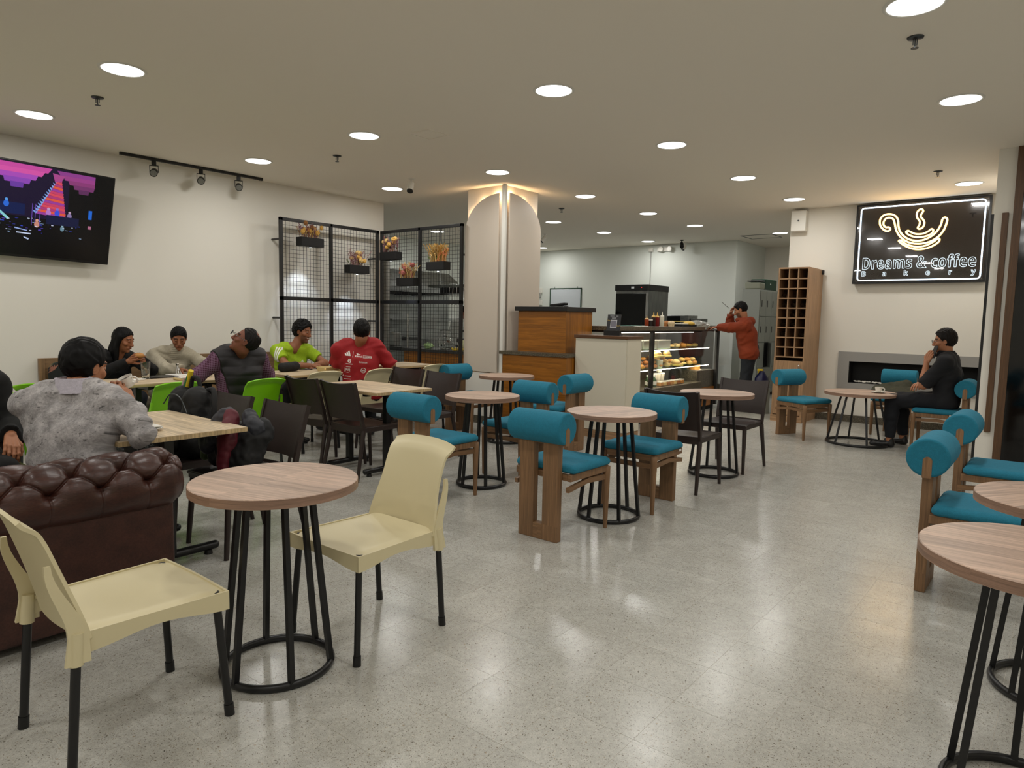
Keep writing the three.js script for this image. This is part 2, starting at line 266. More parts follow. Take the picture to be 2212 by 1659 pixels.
// white speaker on the corner of the sign wall
{ const t = thing('wall_speaker', 'white box speaker on the wall above the wine rack', 'speaker', [-3.16, 2.86, -10.54]); part('cabinet', extrude(shapeOf([[-0.1, 0], [0.1, 0], [0.085, 0.15], [-0.085, 0.15]]), 0.27, 0.012).rotateX(-Math.PI / 2).rotateY(0).translate(0, -0.135, 0.15).rotateY(0), M.white, t); part('badge', cyl(0.012, 0.012, 0.003, 0, 0, 0).rotateX(Math.PI / 2).translate(0, 0, 0.157), M.steelDark, t); }

// ---------------------------------------------------------------- round tables
const discTop = (r, h) => { const g = lathe([[0, 0], [r - 0.003, 0], [r, 0.003], [r, h - 0.003], [r - 0.003, h], [0, h]], 64); return uvm(toCreasedNormals(g, 0.6), 'x'); };
function ringEdge(r, h) { const g = new THREE.CylinderGeometry(r + 0.0006, r + 0.0006, h - 0.004, 64, 1, true), uv = g.attributes.uv; for (let i = 0; i < uv.count; i++) uv.setXY(i, uv.getX(i) * 2 * Math.PI * r, uv.getY(i) * h); g.translate(0, h / 2, 0); return g; }
function roundTable(x, z, r, top, ringR, rodTopR, phi, grain, label, n = 6) {
  const t = thing('round_table', label, 'table', [x, 0, z], 0, 'round cafe tables'), h = 0.036;
  const tt = part('table_top', discTop(r, h), M.tableTop, t); tt.position.y = top - h; tt.rotation.y = grain; part('edge_band', ringEdge(r, h), M.tableEdge, tt);
  const perp = Math.atan2(x, -z);      // bearing from the door side, so that the rods stand as in the photo
  part('base_ring', [new THREE.TorusGeometry(ringR, 0.0125, 10, 64).rotateX(Math.PI / 2).scale(1, 1.25, 1).translate(0, 0.0155, 0)], M.blackSatin, t);
  part('top_plate', [cyl(rodTopR + 0.02, rodTopR + 0.02, 0.006, 0, top - h - 0.006, 0, 32)], M.blackSatin, t);
  for (let k = 0; k < n; k++) { const a = perp + phi + k * 2 * Math.PI / n, c = Math.cos(a), s = Math.sin(a); part('rod', bar([ringR * c, 0.018, ringR * s], [rodTopR * c, top - h - 0.004, rodTopR * s], 0.02, 0.02), M.blackSatin, t); }
  return t;
}
roundTable(-2.325, -1.435, 0.31, 0.748, 0.205, 0.135, R(17), 0.25, 'round wood-topped cafe table in the foreground between two cream chairs');
roundTable(-3.715, -4.2, 0.305, 0.748, 0.2, 0.135, R(20), 0.3, 'round cafe table in the middle, between blue chairs left of the cream cabinet');
roundTable(-4.84, -5.87, 0.31, 0.748, 0.2, 0.135, R(12), 1.2, 'round wood-topped cafe table farthest back before the orange cabinet');
roundTable(-2.44, -4.12, 0.312, 0.748, 0.21, 0.135, R(10), 1.3, 'round cafe table in front of the cream cabinet with blue chairs on both sides');
roundTable(-2.44, -5.955, 0.325, 0.748, 0.215, 0.14, R(14), 0.5, 'round cafe table between the two dark brown chairs on the right');
roundTable(-1.835, -8.7, 0.385, 0.605, 0.335, 0.2, R(13), 0.4, 'low round table with a coffee cup beside the seated man');
roundTable(0.06, -3.24, 0.31, 0.748, 0.205, 0.135, R(8), 1.0, 'farther of the two round tables cut by the right edge');
roundTable(0.0, -2.40, 0.315, 0.748, 0.205, 0.135, R(20), 0.05, 'nearer of the two round tables cut by the right edge');

// ---------------------------------------------------------------- blue chairs with a bolster back
function bolsterChair() {
  const t = new THREE.Group();
  // bolster with softly rounded rims, axis along x
  const prof = [[0, -0.2], [0.085, -0.2], [0.096, -0.1965], [0.1, -0.188], [0.1005, -0.1], [0.1005, 0.1], [0.1, 0.188], [0.096, 0.1965], [0.085, 0.2], [0, 0.2]];
  part('bolster', uvm(lathe(prof, 36).rotateZ(Math.PI / 2), 'x').translate(0, 0.715, -0.235), M.blue, t);
  const slot = extrude((() => { const s = new THREE.Shape(); s.moveTo(-0.021, 0.612); s.lineTo(0.021, 0.612); s.lineTo(0.021, 0.7); s.absarc(0, 0.7, 0.021, 0, Math.PI); s.closePath(); return s; })(), 0.404).rotateY(Math.PI / 2).translate(-0.202, 0, -0.235);
  part('bolster_board', W([slot], 'x'), M.chairWood, t);
  for (const s of [-1, 1]) part('back_plank', uvm(rbox(0.115, 0.64, 0.05, 0.004, s * 0.0925, 0.32, -0.235), 'y', s), M.chairWood, t);
  part('back_foot', uvm(rbox(0.07, 0.1, 0.05, 0.003, 0, 0.05, -0.235), 'x'), M.chairWood, t);
  // domed seat cushion
  const cush = rbox(0.47, 0.085, 0.46, 0.04, 0, 0, 0, 5), p = cush.attributes.position;
  for (let i = 0; i < p.count; i++) { const x = p.getX(i), y = p.getY(i), z = p.getZ(i); if (y > 0) p.setY(i, y * 0.7 + 0.026 * Math.cos(x / 0.235 * 1.4) * Math.cos(z / 0.23 * 1.4)); else p.setY(i, y * 0.55); const k = 1 - 0.03 * Math.sin(Math.abs(x) / 0.235 * 2.2); p.setZ(i, z * k); }
  cush.computeVertexNormals();
  part('seat_cushion', uvm(cush, 'x').translate(0, 0.452, 0.02), M.blue, t);
  part('seat_rail', W([rbox(0.03, 0.045, 0.44, 0.004, -0.2, 0.408, 0.01), rbox(0.03, 0.045, 0.44, 0.004, 0.2, 0.408, 0.01), rbox(0.37, 0.045, 0.03, 0.004, 0, 0.408, 0.215), rbox(0.37, 0.04, 0.03, 0.004, 0, 0.408, -0.195)], 'x'), M.chairWood, t);
  for (const s of [-1, 1]) {
    part('leg', W([lathe([[0, 0], [0.0125, 0], [0.014, 0.004], [0.0235, 0.37], [0.0235, 0.42], [0, 0.42]], 18).translate(s * 0.205, 0, 0.225)], 'y'), M.chairWood, t);
    part('stretcher', W([bar([s * 0.2, 0.335, -0.225], [s * 0.2, 0.362, 0], 0.022, 0.03), bar([s * 0.2, 0.362, 0], [s * 0.2, 0.35, 0.22], 0.022, 0.034)], 'z'), M.chairWood, t);
  }
  part('front_stretcher', W([rbox(0.38, 0.035, 0.022, 0.003, 0, 0.348, 0.222)], 'x'), M.chairWood, t);
  part('fabric_tag', box(0.002, 0.016, 0.03, 0.2355, 0.425, -0.13), M.paper, t);
  return t;
}
const bolster0 = bolsterChair();
for (const [x, z, face, label] of [
  [-2.515, -3.637, 180, 'blue bolster-back chair nearest the camera, seen from behind in the middle'],
  [-2.425, -4.578, 0, 'blue bolster-back chair on the far side of the round table before the cream cabinet'],
  [-3.71, -3.665, 180, 'blue bolster-back chair behind the cream foreground chair, back to the camera'],
  [-3.745, -4.72, 0, 'blue bolster-back chair facing the camera at the middle round table'],
  [-5.53, -6.02, 90, 'blue bolster-back chair left of the far round table, by the wire screen'],
  [-4.19, -5.93, -90, 'blue bolster-back chair against the cream cabinet, right of the far table'],
  [-2.47, -8.69, 64, 'blue bolster-back chair standing before the wine rack'],
  [-1.66, -9.75, 0, 'blue chair with a green jacket on it before the fireplace'],
  [-1.05, -8.83, -90, 'blue chair the man on the phone sits on'],
  [-0.27, -5.45, 90, 'blue bolster-back chair by the black door, farther of the right pair'],
  [-0.275, -4.18, 90, 'blue bolster-back chair closest to the right edge, nearer of the pair']]) {
  const c = copyOf(bolster0, 'bolster_chair', label, [x, 0, z], R(face), 'blue bolster chairs'); c.userData.category = 'chair';
}

// ---------------------------------------------------------------- plastic chairs
const lerp = (a, b, t) => a + (b - a) * t, sm = (a, b, x) => { const t = Math.max(0, Math.min(1, (x - a) / (b - a))); return t * t * (3 - 2 * t); };
// shell chair (cream, green): one moulded seat and back, four metal legs
function shellChair(mat, legMat) {
  const t = new THREE.Group();
  const seat = sheet((u, v) => { const x = (u - 0.5) * lerp(0.41, 0.455, v), z = lerp(-0.2, 0.235, v), e = Math.abs(u - 0.5) * 2; return [x, 0.452 - 0.014 * Math.sin(Math.PI * v) * (1 - e * e) - 0.012 * sm(0.8, 1, v) * v - 0.012 * sm(0.86, 1, e), z]; }, 20, 18, -0.012);
  const apron = [];
  const ap = (f, n) => sheet((u, v) => { const [x, z] = f(u); return [x, 0.445 - v * (0.052 + 0.012 * Math.cos(u * Math.PI * 2)), z]; }, n, 3, 0.008);
  apron.push(ap((u) => [lerp(0.226, -0.226, u), 0.236 + 0.006 * Math.sin(Math.PI * u)], 16), ap((u) => [lerp(-0.206, -0.228, u), lerp(-0.2, 0.236, u)], 14), ap((u) => [lerp(0.228, 0.206, u), lerp(0.236, -0.2, u)], 14));
  part('seat', [seat, ...apron], mat, t);
  const back = sheet((u, v) => {          // v from the seat up; waisted, with a rolled top edge
    const y = lerp(0.425, 0.822, v) - 0.022 * Math.pow(Math.abs(u - 0.5) * 2, 2.6) * sm(0.7, 1, v), w = lerp(0.435, 0.37, sm(0, 0.6, v)) + 0.02 * sm(0.8, 1, v), e = (u - 0.5) * 2;
    return [e * w / 2, y, -0.205 - 0.115 * Math.pow(v, 1.15) - 0.03 * sm(0.86, 1, v) + 0.028 * e * e * (1 - 0.5 * v)];
  }, 24, 26, 0.011);
  part('backrest', back, mat, t);
  for (const s of [-1, 1]) {
    part('leg_socket', [sheet((u, v) => { const y = lerp(0.36, 0.66, v), d = 0.052 * (1 - v); return [s * (0.2165 - 0.026 * v), y, lerp(-0.2 - 0.085 * sm(0.2, 1, v) - d, -0.185 - 0.085 * sm(0.2, 1, v), u)]; }, 4, 12, s * 0.012), rod([s * 0.214, 0.355, -0.222], [s * 0.211, 0.45, -0.215], 0.021, 0.019, 14)], mat, t);
  }
  for (const s of [-1, 1]) { const f = part('leg', rod([s * 0.222, 0.012, 0.235], [s * 0.2, 0.44, 0.205], 0.0135, 0.0135, 14), legMat, t); part('foot_cap', rod([s * 0.2225, 0, 0.2358], [s * 0.2205, 0.04, 0.233], 0.0165, 0.016, 14), M.black, f); const b = part('leg', rod([s * 0.215, 0.012, -0.245], [s * 0.212, 0.44, -0.215], 0.0135, 0.0135, 14), legMat, t); part('foot_cap', rod([s * 0.2152, 0, -0.246], [s * 0.2148, 0.04, -0.243], 0.0165, 0.016, 14), M.black, b); }
  return t;
}
const cream0 = shellChair(M.cream, M.blackSatin), green0 = shellChair(M.green, M.steelDark);
for (const [src, name, x, z, face, label, group] of [
  [cream0, 'cream_chair', -2.375, -0.905, 180, 'cream plastic chair in the lower left foreground, seen from behind', 'cream chairs'],
  [cream0, 'cream_chair', -2.31, -1.87, 0, 'cream plastic chair facing the camera right of the foreground table', 'cream chairs'],
  [cream0, 'cream_chair', -6.07, -4.12, -90, 'empty cream chair beside the man in the yellow shirt', 'cream chairs'],
  [cream0, 'cream_chair', -6.03, -4.76, -84, 'cream chair under the man in the red shirt', 'cream chairs'],
  [cream0, 'cream_chair', -6.17, -5.76, -90, 'cream chair farthest back, left of the blue chair by the wire screen', 'cream chairs'],
  [green0, 'green_chair', -5.87, -2.53, -84, 'lime green chair at the window table with its back to the black backpack', 'green chairs'],
  [green0, 'green_chair', -5.72, -3.22, -84, 'lime green chair under the man in the dark vest', 'green chairs'],
  [green0, 'green_chair', -6.3, -1.98, -130, 'lime green chair half hidden behind the man in the mottled grey top', 'green chairs'],
  [green0, 'green_chair', -5.85, -1.33, -90, 'lime green chair cut by the left edge above the brown sofa', 'green chairs']]) { const c = copyOf(src, name, label, [x, 0, z], R(face), group); c.userData.category = 'chair'; }
// dark brown resin chair: slotted back, tapered legs running up into the back posts
function resinChair() {
  const t = new THREE.Group();
  const pz = (y) => -0.2 - 0.1 * Math.pow(Math.max(0, (y - 0.42) / 0.41), 1.2);
  part('seat', [sheet((u, v) => { const x = (u - 0.5) * lerp(0.42, 0.46, v), z = lerp(-0.2, 0.225, v), e = Math.abs(u - 0.5) * 2; return [x, 0.45 - 0.012 * Math.sin(Math.PI * v) * (1 - e * e) - 0.012 * sm(0.85, 1, v), z]; }, 16, 14, -0.014), rbox(0.44, 0.045, 0.02, 0.006, 0, 0.425, 0.212), rbox(0.02, 0.045, 0.41, 0.006, -0.212, 0.425, 0.01), rbox(0.02, 0.045, 0.41, 0.006, 0.212, 0.425, 0.01)], M.brown, t);
  part('back_panel', sheet((u, v) => { const y = lerp(0.505, 0.828, v), e = (u - 0.5) * 2; return [e * lerp(0.215, 0.222, v), y - 0.016 * (1 - e * e) * sm(0.6, 1, v) + 0.004, pz(y) - 0.034 * (1 - e * e)]; }, 20, 16, 0.012), M.brown, t);
  part('back_rail', sheet((u, v) => { const y = lerp(0.395, 0.46, v), e = (u - 0.5) * 2; return [e * 0.215, y, pz(y) - 0.03 * (1 - e * e)]; }, 16, 5, 0.014), M.brown, t);
  for (const s of [-1, 1]) {
    part('back_post', sheet((u, v) => { const y = lerp(0.4, 0.832, v); return [s * (0.226 - 0.006 * (1 - v)) + (u - 0.5) * 0.022, y, pz(y) + 0.008]; }, 2, 14, 0.03), M.brown, t);
    part('leg', rod([s * 0.222, 0, 0.23], [s * 0.205, 0.43, 0.195], 0.0135, 0.02, 10), M.brown, t);
    part('leg', rod([s * 0.24, 0, -0.285], [s * 0.218, 0.42, -0.205], 0.0135, 0.021, 10), M.brown, t);
  }
  return t;
}
const resin0 = resinChair();
for (const [x, z, face, label] of [
  [-5.235, -3.8, 180, 'dark brown plastic chair seen from behind at the rectangular table, left of its twin'],
  [-4.715, -3.8, 180, 'dark brown plastic chair seen from behind at the rectangular table, right of its twin'],
  [-5.47, -4.68, 0, 'dark brown plastic chair facing the camera, next to the red shirt'],
  [-4.86, -4.6, 0, 'dark brown plastic chair facing the camera, next to the blue bolster chair'],
  [-3.79, -2.12, 0, 'dark brown plastic chair holding the red and black jacket bag'],
  [-4.42, -2.12, 0, 'dark brown plastic chair with the black backpack on it'],
  [-2.46, -5.38, 180, 'dark brown plastic chair seen from behind at the right-hand round table'],
  [-2.44, -6.33, 0, 'dark brown plastic chair facing the camera at the right-hand round table']]) { const c = copyOf(resin0, 'brown_chair', label, [x, 0, z], R(face), 'dark brown plastic chairs'); c.userData.category = 'chair'; }

// ---------------------------------------------------------------- rectangular tables
function deskTable(x0, x1, z0, z1, along, label, cover) {
  const w = x1 - x0, d = z1 - z0, t = thing('rectangular_table', label, 'table', [(x0 + x1) / 2, 0, (z0 + z1) / 2], 0, 'rectangular tables');
  part('table_top', W([box(w - 0.004, 0.026, d - 0.004, 0, 0.737, 0)], along), M.deskTop, t);
  part('edge_band', W([box(w, 0.022, 0.002, 0, 0.737, d / 2), box(w, 0.022, 0.002, 0, 0.737, -d / 2), box(0.002, 0.022, d, w / 2, 0.737, 0), box(0.002, 0.022, d, -w / 2, 0.737, 0)], along), M.deskEdge, t);
  const ax = along === 'x', L = ax ? w : d, Wd = ax ? d : w, P = (a, y, b) => ax ? [a, y, b] : [b, y, a];
  for (const s of [-1, 1]) {
    const a = s * (L / 2 - 0.24);
    part('post', [bar(P(a, 0.05, 0), P(a, 0.72, 0), 0.05, 0.05)], M.blackSatin, t);
    part('foot', [rod(P(a, 0.045, -Wd / 2 + 0.08), P(a, 0.045, Wd / 2 - 0.08), 0.024, 0.024, 14), sph(0.024, ...P(a, 0.045, -Wd / 2 + 0.08)), sph(0.024, ...P(a, 0.045, Wd / 2 - 0.08)), cyl(0.024, 0.02, 0.024, ...P(a, 0, -Wd / 2 + 0.12)), cyl(0.024, 0.02, 0.024, ...P(a, 0, Wd / 2 - 0.12))], M.blackSatin, t);
    part('top_arm', [bar(P(a, 0.71, -Wd / 2 + 0.07), P(a, 0.71, Wd / 2 - 0.07), 0.045, 0.028)], M.blackSatin, t);
  }
  part('beam', [bar(P(-L / 2 + 0.24, 0.69, 0), P(L / 2 - 0.24, 0.69, 0), 0.03, 0.05)], M.blackSatin, t);
  return t;
}
deskTable(-4.46, -3.51, -2.0, -1.33, 'x', 'rectangular pale wood table where the man in grey eats');
deskTable(-6.85, -6.2, -3.55, -2.41, 'z', 'rectangular pale wood table of the two women and the man in the vest');
deskTable(-6.82, -6.16, -5.05, -4.0, 'z', 'rectangular pale wood table of the men in yellow and red');
deskTable(-5.35, -4.35, -4.24, -3.61, 'x', 'empty rectangular pale wood table among four dark brown chairs');
deskTable(-7.15, -6.5, -6.42, -5.55, 'z', 'rectangular pale wood table behind the red shirt by the wire screen');
deskTable(-6.55, -5.93, -1.62, -0.6, 'z', 'rectangular pale wood table whose corner shows at the left edge');

// ---------------------------------------------------------------- bench along the wall
{
  const t = thing('wall_bench', 'long wooden wall bench with beige seat cushions under the television wall', 'bench');
  for (const [z0, z1] of [[-4.97, -3.67], [-3.66, -2.36]]) {
    part('back_board', W([rbox(0.03, 0.46, z1 - z0, 0.004, -8.0, 0.66, (z0 + z1) / 2)], 'z', z0), M.benchWood, t);
    part('seat_base', W([rbox(0.5, 0.33, z1 - z0 - 0.01, 0.004, -7.73, 0.165, (z0 + z1) / 2)], 'z', z0), M.benchWood, t);
    part('seat_cushion', uvm(rbox(0.53, 0.11, (z1 - z0) - 0.01, 0.04, -7.72, 0.385, (z0 + z1) / 2, 4), 'z'), M.cushion, t);
  }
  part('end_post', W([rbox(0.05, 0.89, 0.05, 0.004, -7.99, 0.445, -4.99)], 'y'), M.benchWood, t); part('end_post', W([rbox(0.05, 0.89, 0.05, 0.004, -7.99, 0.445, -2.34)], 'y'), M.benchWood, t);
}
{ // patterned cushion at the end of the bench, and a plain stool bench below the wire screen
  const leafTex = canvasTex(256, 256, (c) => { c.fillStyle = '#151a16'; c.fillRect(0, 0, 256, 256); const keep = seed; seed = 5; for (let i = 0; i < 46; i++) { c.save(); c.translate(rnd() * 256, rnd() * 256); c.rotate(rnd() * 6.3); c.fillStyle = ['#5c6b34', '#7d6a4a', '#8a5a48', '#2f4a3a', '#6d8a9a'][i % 5]; for (let k = -3; k <= 3; k++) { c.beginPath(); c.ellipse(k * 5, Math.abs(k) * 4, 3, 17, k * 0.35, 0, 6.3); c.fill(); } c.restore(); } seed = keep; });
  const g = new THREE.SphereGeometry(1, 32, 24), p = g.attributes.position; for (let i = 0; i < p.count; i++) { const q = [p.getX(i), p.getY(i), p.getZ(i)].map((a, k) => Math.sign(a) * Math.pow(Math.abs(a), k === 0 ? 1 : 0.45)); p.setXYZ(i, q[0] * 0.07, q[1] * 0.2, q[2] * 0.2); } g.computeVertexNormals(); g.rotateZ(0.22);
  one('throw_cushion', g, std(0xffffff, 0.9, { map: leafTex }), 'dark leaf-patterned throw cushion at the left end of the bench', 'cushion', null, [-7.86, 0.66, -2.56]);
}

// ---------------------------------------------------------------- chesterfield sofas
// rolled top with diamond tufting: profile s in [0,1] from the inner seat side over the roll to the outer underside, length along z
function tuftRoll(L, flip, buttons, z0off) {
  const cx = 0, cy = 0.615, r = 0.148, px = 0.128;
  const sp = 0.19, rows = [];
  const surf = (u, v) => {
    const a = lerp(R(205), R(-78), u), z = (v - 0.5) * L; let d = 0;
    const endr = 1 - 0.22 * (Math.pow(sm(L / 2 - 0.08, L / 2, Math.abs(z)), 2));
    const S = u * 5.2;                       // rows of buttons across the roll at S = 1.5, 2.35, 3.2
    for (const [rs, ro] of [[1.95, 0], [2.85, 0.5], [3.6, 0]]) { const q = (z - z0off) / sp + ro, k = q - Math.round(q), ds = (S - rs) * 0.14, dz = k * sp, dd = Math.hypot(ds, dz); d += 0.026 * Math.exp(-(dd * dd) / 0.0007) + 0.01 * Math.exp(-(dd * dd) / 0.004); }
    // creases along the diamonds and straight pleats below the last row
    const cre = (s0, s1, o0, o1) => { if (S < s0 || S > s1) return; const q = (z - z0off) / sp, f = (S - s0) / (s1 - s0); for (const [a0, a1] of [[o0, o1], [o0, o1 - 1], [o0, o1 + 1]]) { if (Math.abs(a1 - a0) > 0.6) continue; const l = q - lerp(a0, a1, f), k = (l - Math.round(l)) * sp; d += 0.006 * Math.exp(-(k * k) / 0.00003) + 0.004 * Math.exp(-(k * k) / 0.0006); } };
    cre(1.95, 2.85, 0, 0.5); cre(1.95, 2.85, 0, -0.5); cre(2.85, 3.6, 0.5, 0); cre(2.85, 3.6, 0.5, 1);
    if (S > 3.6) { const q = (z - z0off) / sp, k = (q - Math.round(q)) * sp, f = 1 - sm(3.7, 5.1, S); d += (0.006 * Math.exp(-(k * k) / 0.00002) + 0.003 * Math.exp(-(k * k) / 0.0008)) * (0.35 + 0.65 * f); }
    if (S < 1.95) { const q = (z - z0off) / sp, k = (q - Math.round(q)) * sp; d += 0.008 * Math.exp(-(k * k) / 0.00006); }
    const rad = (r - d + 0.004 * noise.noise(S * 2, z * 9, 3)) * endr;
    return [flip * (cx + rad * Math.cos(a) * 1.0), cy + rad * Math.sin(a) * 0.96, z];
  };
  return { surf, sp };
}
function sofa(label, x, z, flip, L, res, back = 0.72) {      // the rolled back runs along z at local x = 0, the seat lies on the -flip side
  const t = thing('chesterfield_sofa', label, 'sofa', [x, 0, z], 0, 'brown leather sofas');
  const { surf, sp } = tuftRoll(L, flip, true, -0.012);
  const g = grid(flip > 0 ? (u, v) => surf(u, v) : (u, v) => surf(1 - u, v), res, Math.round(res * L * 2.4));
  // close both ends
  const cap = (s) => { const n = 40, pos = [], idx = [], zz = s * L / 2; pos.push(0, 0.615, zz + s * 0.012); for (let i = 0; i <= n; i++) { const q = surf(i / n, s > 0 ? 1 : 0); pos.push(q[0], q[1], zz); } for (let i = 0; i < n; i++) (s * flip > 0) ? idx.push(0, i + 2, i + 1) : idx.push(0, i + 1, i + 2); const c = new THREE.BufferGeometry(); c.setAttribute('position', new THREE.Float32BufferAttribute(pos, 3)); c.setAttribute('uv', new THREE.Float32BufferAttribute(new Float32Array(pos.length / 3 * 2), 2)); c.setIndex(idx); c.computeVertexNormals(); return c; };
  part('rolled_back', [g, cap(1), cap(-1)], M.leather, t);
  const bt = new THREE.SphereGeometry(0.0105, 10, 8);
  for (const [rs, ro] of [[1.95, 0], [2.85, 0.5], [3.6, 0]]) for (let k = -6; k <= 6; k++) { const z = -0.012 + (k - ro) * sp; if (Math.abs(z) > L / 2 - 0.05) continue; const q = surf(rs / 5.2, z / L + 0.5), b = part('button', bt, M.leather, t); b.position.set(...q); }
  part('outer_panel', uvm(rbox(0.1, 0.5, L - 0.07, 0.012, flip * 0.03, 0.29, 0), 'z'), M.leather, t);
  part('seat_base', uvm(rbox(0.82, 0.24, L - 0.07, 0.02, -flip * 0.42, 0.16, 0), 'z'), M.leather, t);
  part('seat_cushion', uvm(rbox(0.66, 0.15, L - 0.1, 0.05, -flip * 0.46, 0.35, 0, 4), 'z'), M.leather, t);
  for (const s of [-1, 1]) for (const q of [0.02, -0.76]) part('foot', cyl(0.02, 0.03, 0.045, flip * q, 0, s * (L / 2 - 0.12), 12), M.black, t);
  return t;
}
sofa('brown tufted leather sofa in the left foreground behind the cream chair', -3.235, -0.53, 1, 1.86, 150);
sofa('brown tufted leather sofa whose end shows at the left edge', -5.22, -0.62, -1, 1.6, 90);

// ---------------------------------------------------------------- column with two half-arch panels and hidden warm light
const warmLed = emit([1, 0.62, 0.3], 9);
{
  const t = thing('arched_column', 'square white column with warm backlit arched beige panels', 'column');
  const X0 = -6.24, X1 = -5.62, Z0 = -7.4, Z1 = -6.71, yb = 0.68;
  part('shaft', bmm(X0, X1, 0, CEIL, Z0, Z1), M.columnWhite, t);
  part('plinth', [bmm(X0 + 0.02, X1, 0.1, yb - 0.012, Z1, Z1 + 0.052)], M.white, t); part('skirting', W([bmm(X0, X1 + 0.02, 0, 0.1, Z1, Z1 + 0.062)], 'x'), M.skirt, t);
  const quarter = (w, ya, yt) => { const s = new THREE.Shape(); s.moveTo(0, yb); s.lineTo(w, yb); s.lineTo(w, yt); s.absellipse(w, ya, w, yt - ya, Math.PI / 2, Math.PI, false); s.closePath(); return s; };   // outer edge at 0, corner at w
  const wS = 0.575, wE = 0.655, yaS = 2.46, ytS = 2.935, yaE = 2.5, ytE = 2.945;
  part('arch_panel', extrude(quarter(wS, yaS, ytS), 0.014, 0.002, 40).translate(X0 + 0.005, 0, Z1 + 0.042), M.columnPanel, t);
  part('arch_panel', extrude(quarter(wE, yaE, ytE), 0.014, 0.002, 40).rotateY(-Math.PI / 2).translate(X1 + 0.058, 0, Z0 - 0.005), M.columnPanel, t);
  part('corner_strip', [rbox(0.05, CEIL - 0.002, 0.05, 0.006, X1 + 0.022, CEIL / 2 - 0.001, Z1 + 0.022)], M.white, t);
  const arc = (w, ya, yt, f) => { const a = []; for (let k = 0; k <= 14; k++) { const q = Math.PI / 2 + (Math.PI / 2) * k / 14; a.push(f(w + (w - 0.03) * Math.cos(q), ya + (yt - ya - 0.03) * Math.sin(q))); } a.push(f(0.03, ya - 0.5), f(0.03, yb + 0.1)); return a; };
  const fS = (u, y) => V(X0 + 0.005 + u, y, Z1 + 0.012), fE = (u, y) => V(X1 + 0.012, y, Z0 - 0.005 + u);
  for (const [w, ya, yt, f] of [[wS, yaS, ytS, fS], [wE, yaE, ytE, fE]]) {
    const a = arc(w, ya, yt, f); part('led_strip', new THREE.TubeGeometry(new THREE.CatmullRomCurve3(a), 90, 0.004, 6), warmLed, t);
    for (const k of [1, 5, 9, 13]) { const l = new THREE.PointLight(new THREE.Color().setRGB(1, 0.66, 0.36), 0.09); l.position.copy(a[k]).add(f === fS ? V(0, 0.012, 0.016) : V(0.016, 0.012, 0)); l.castShadow = true; l.shadow.radius = 0.3; t.add(l); }
  }
}

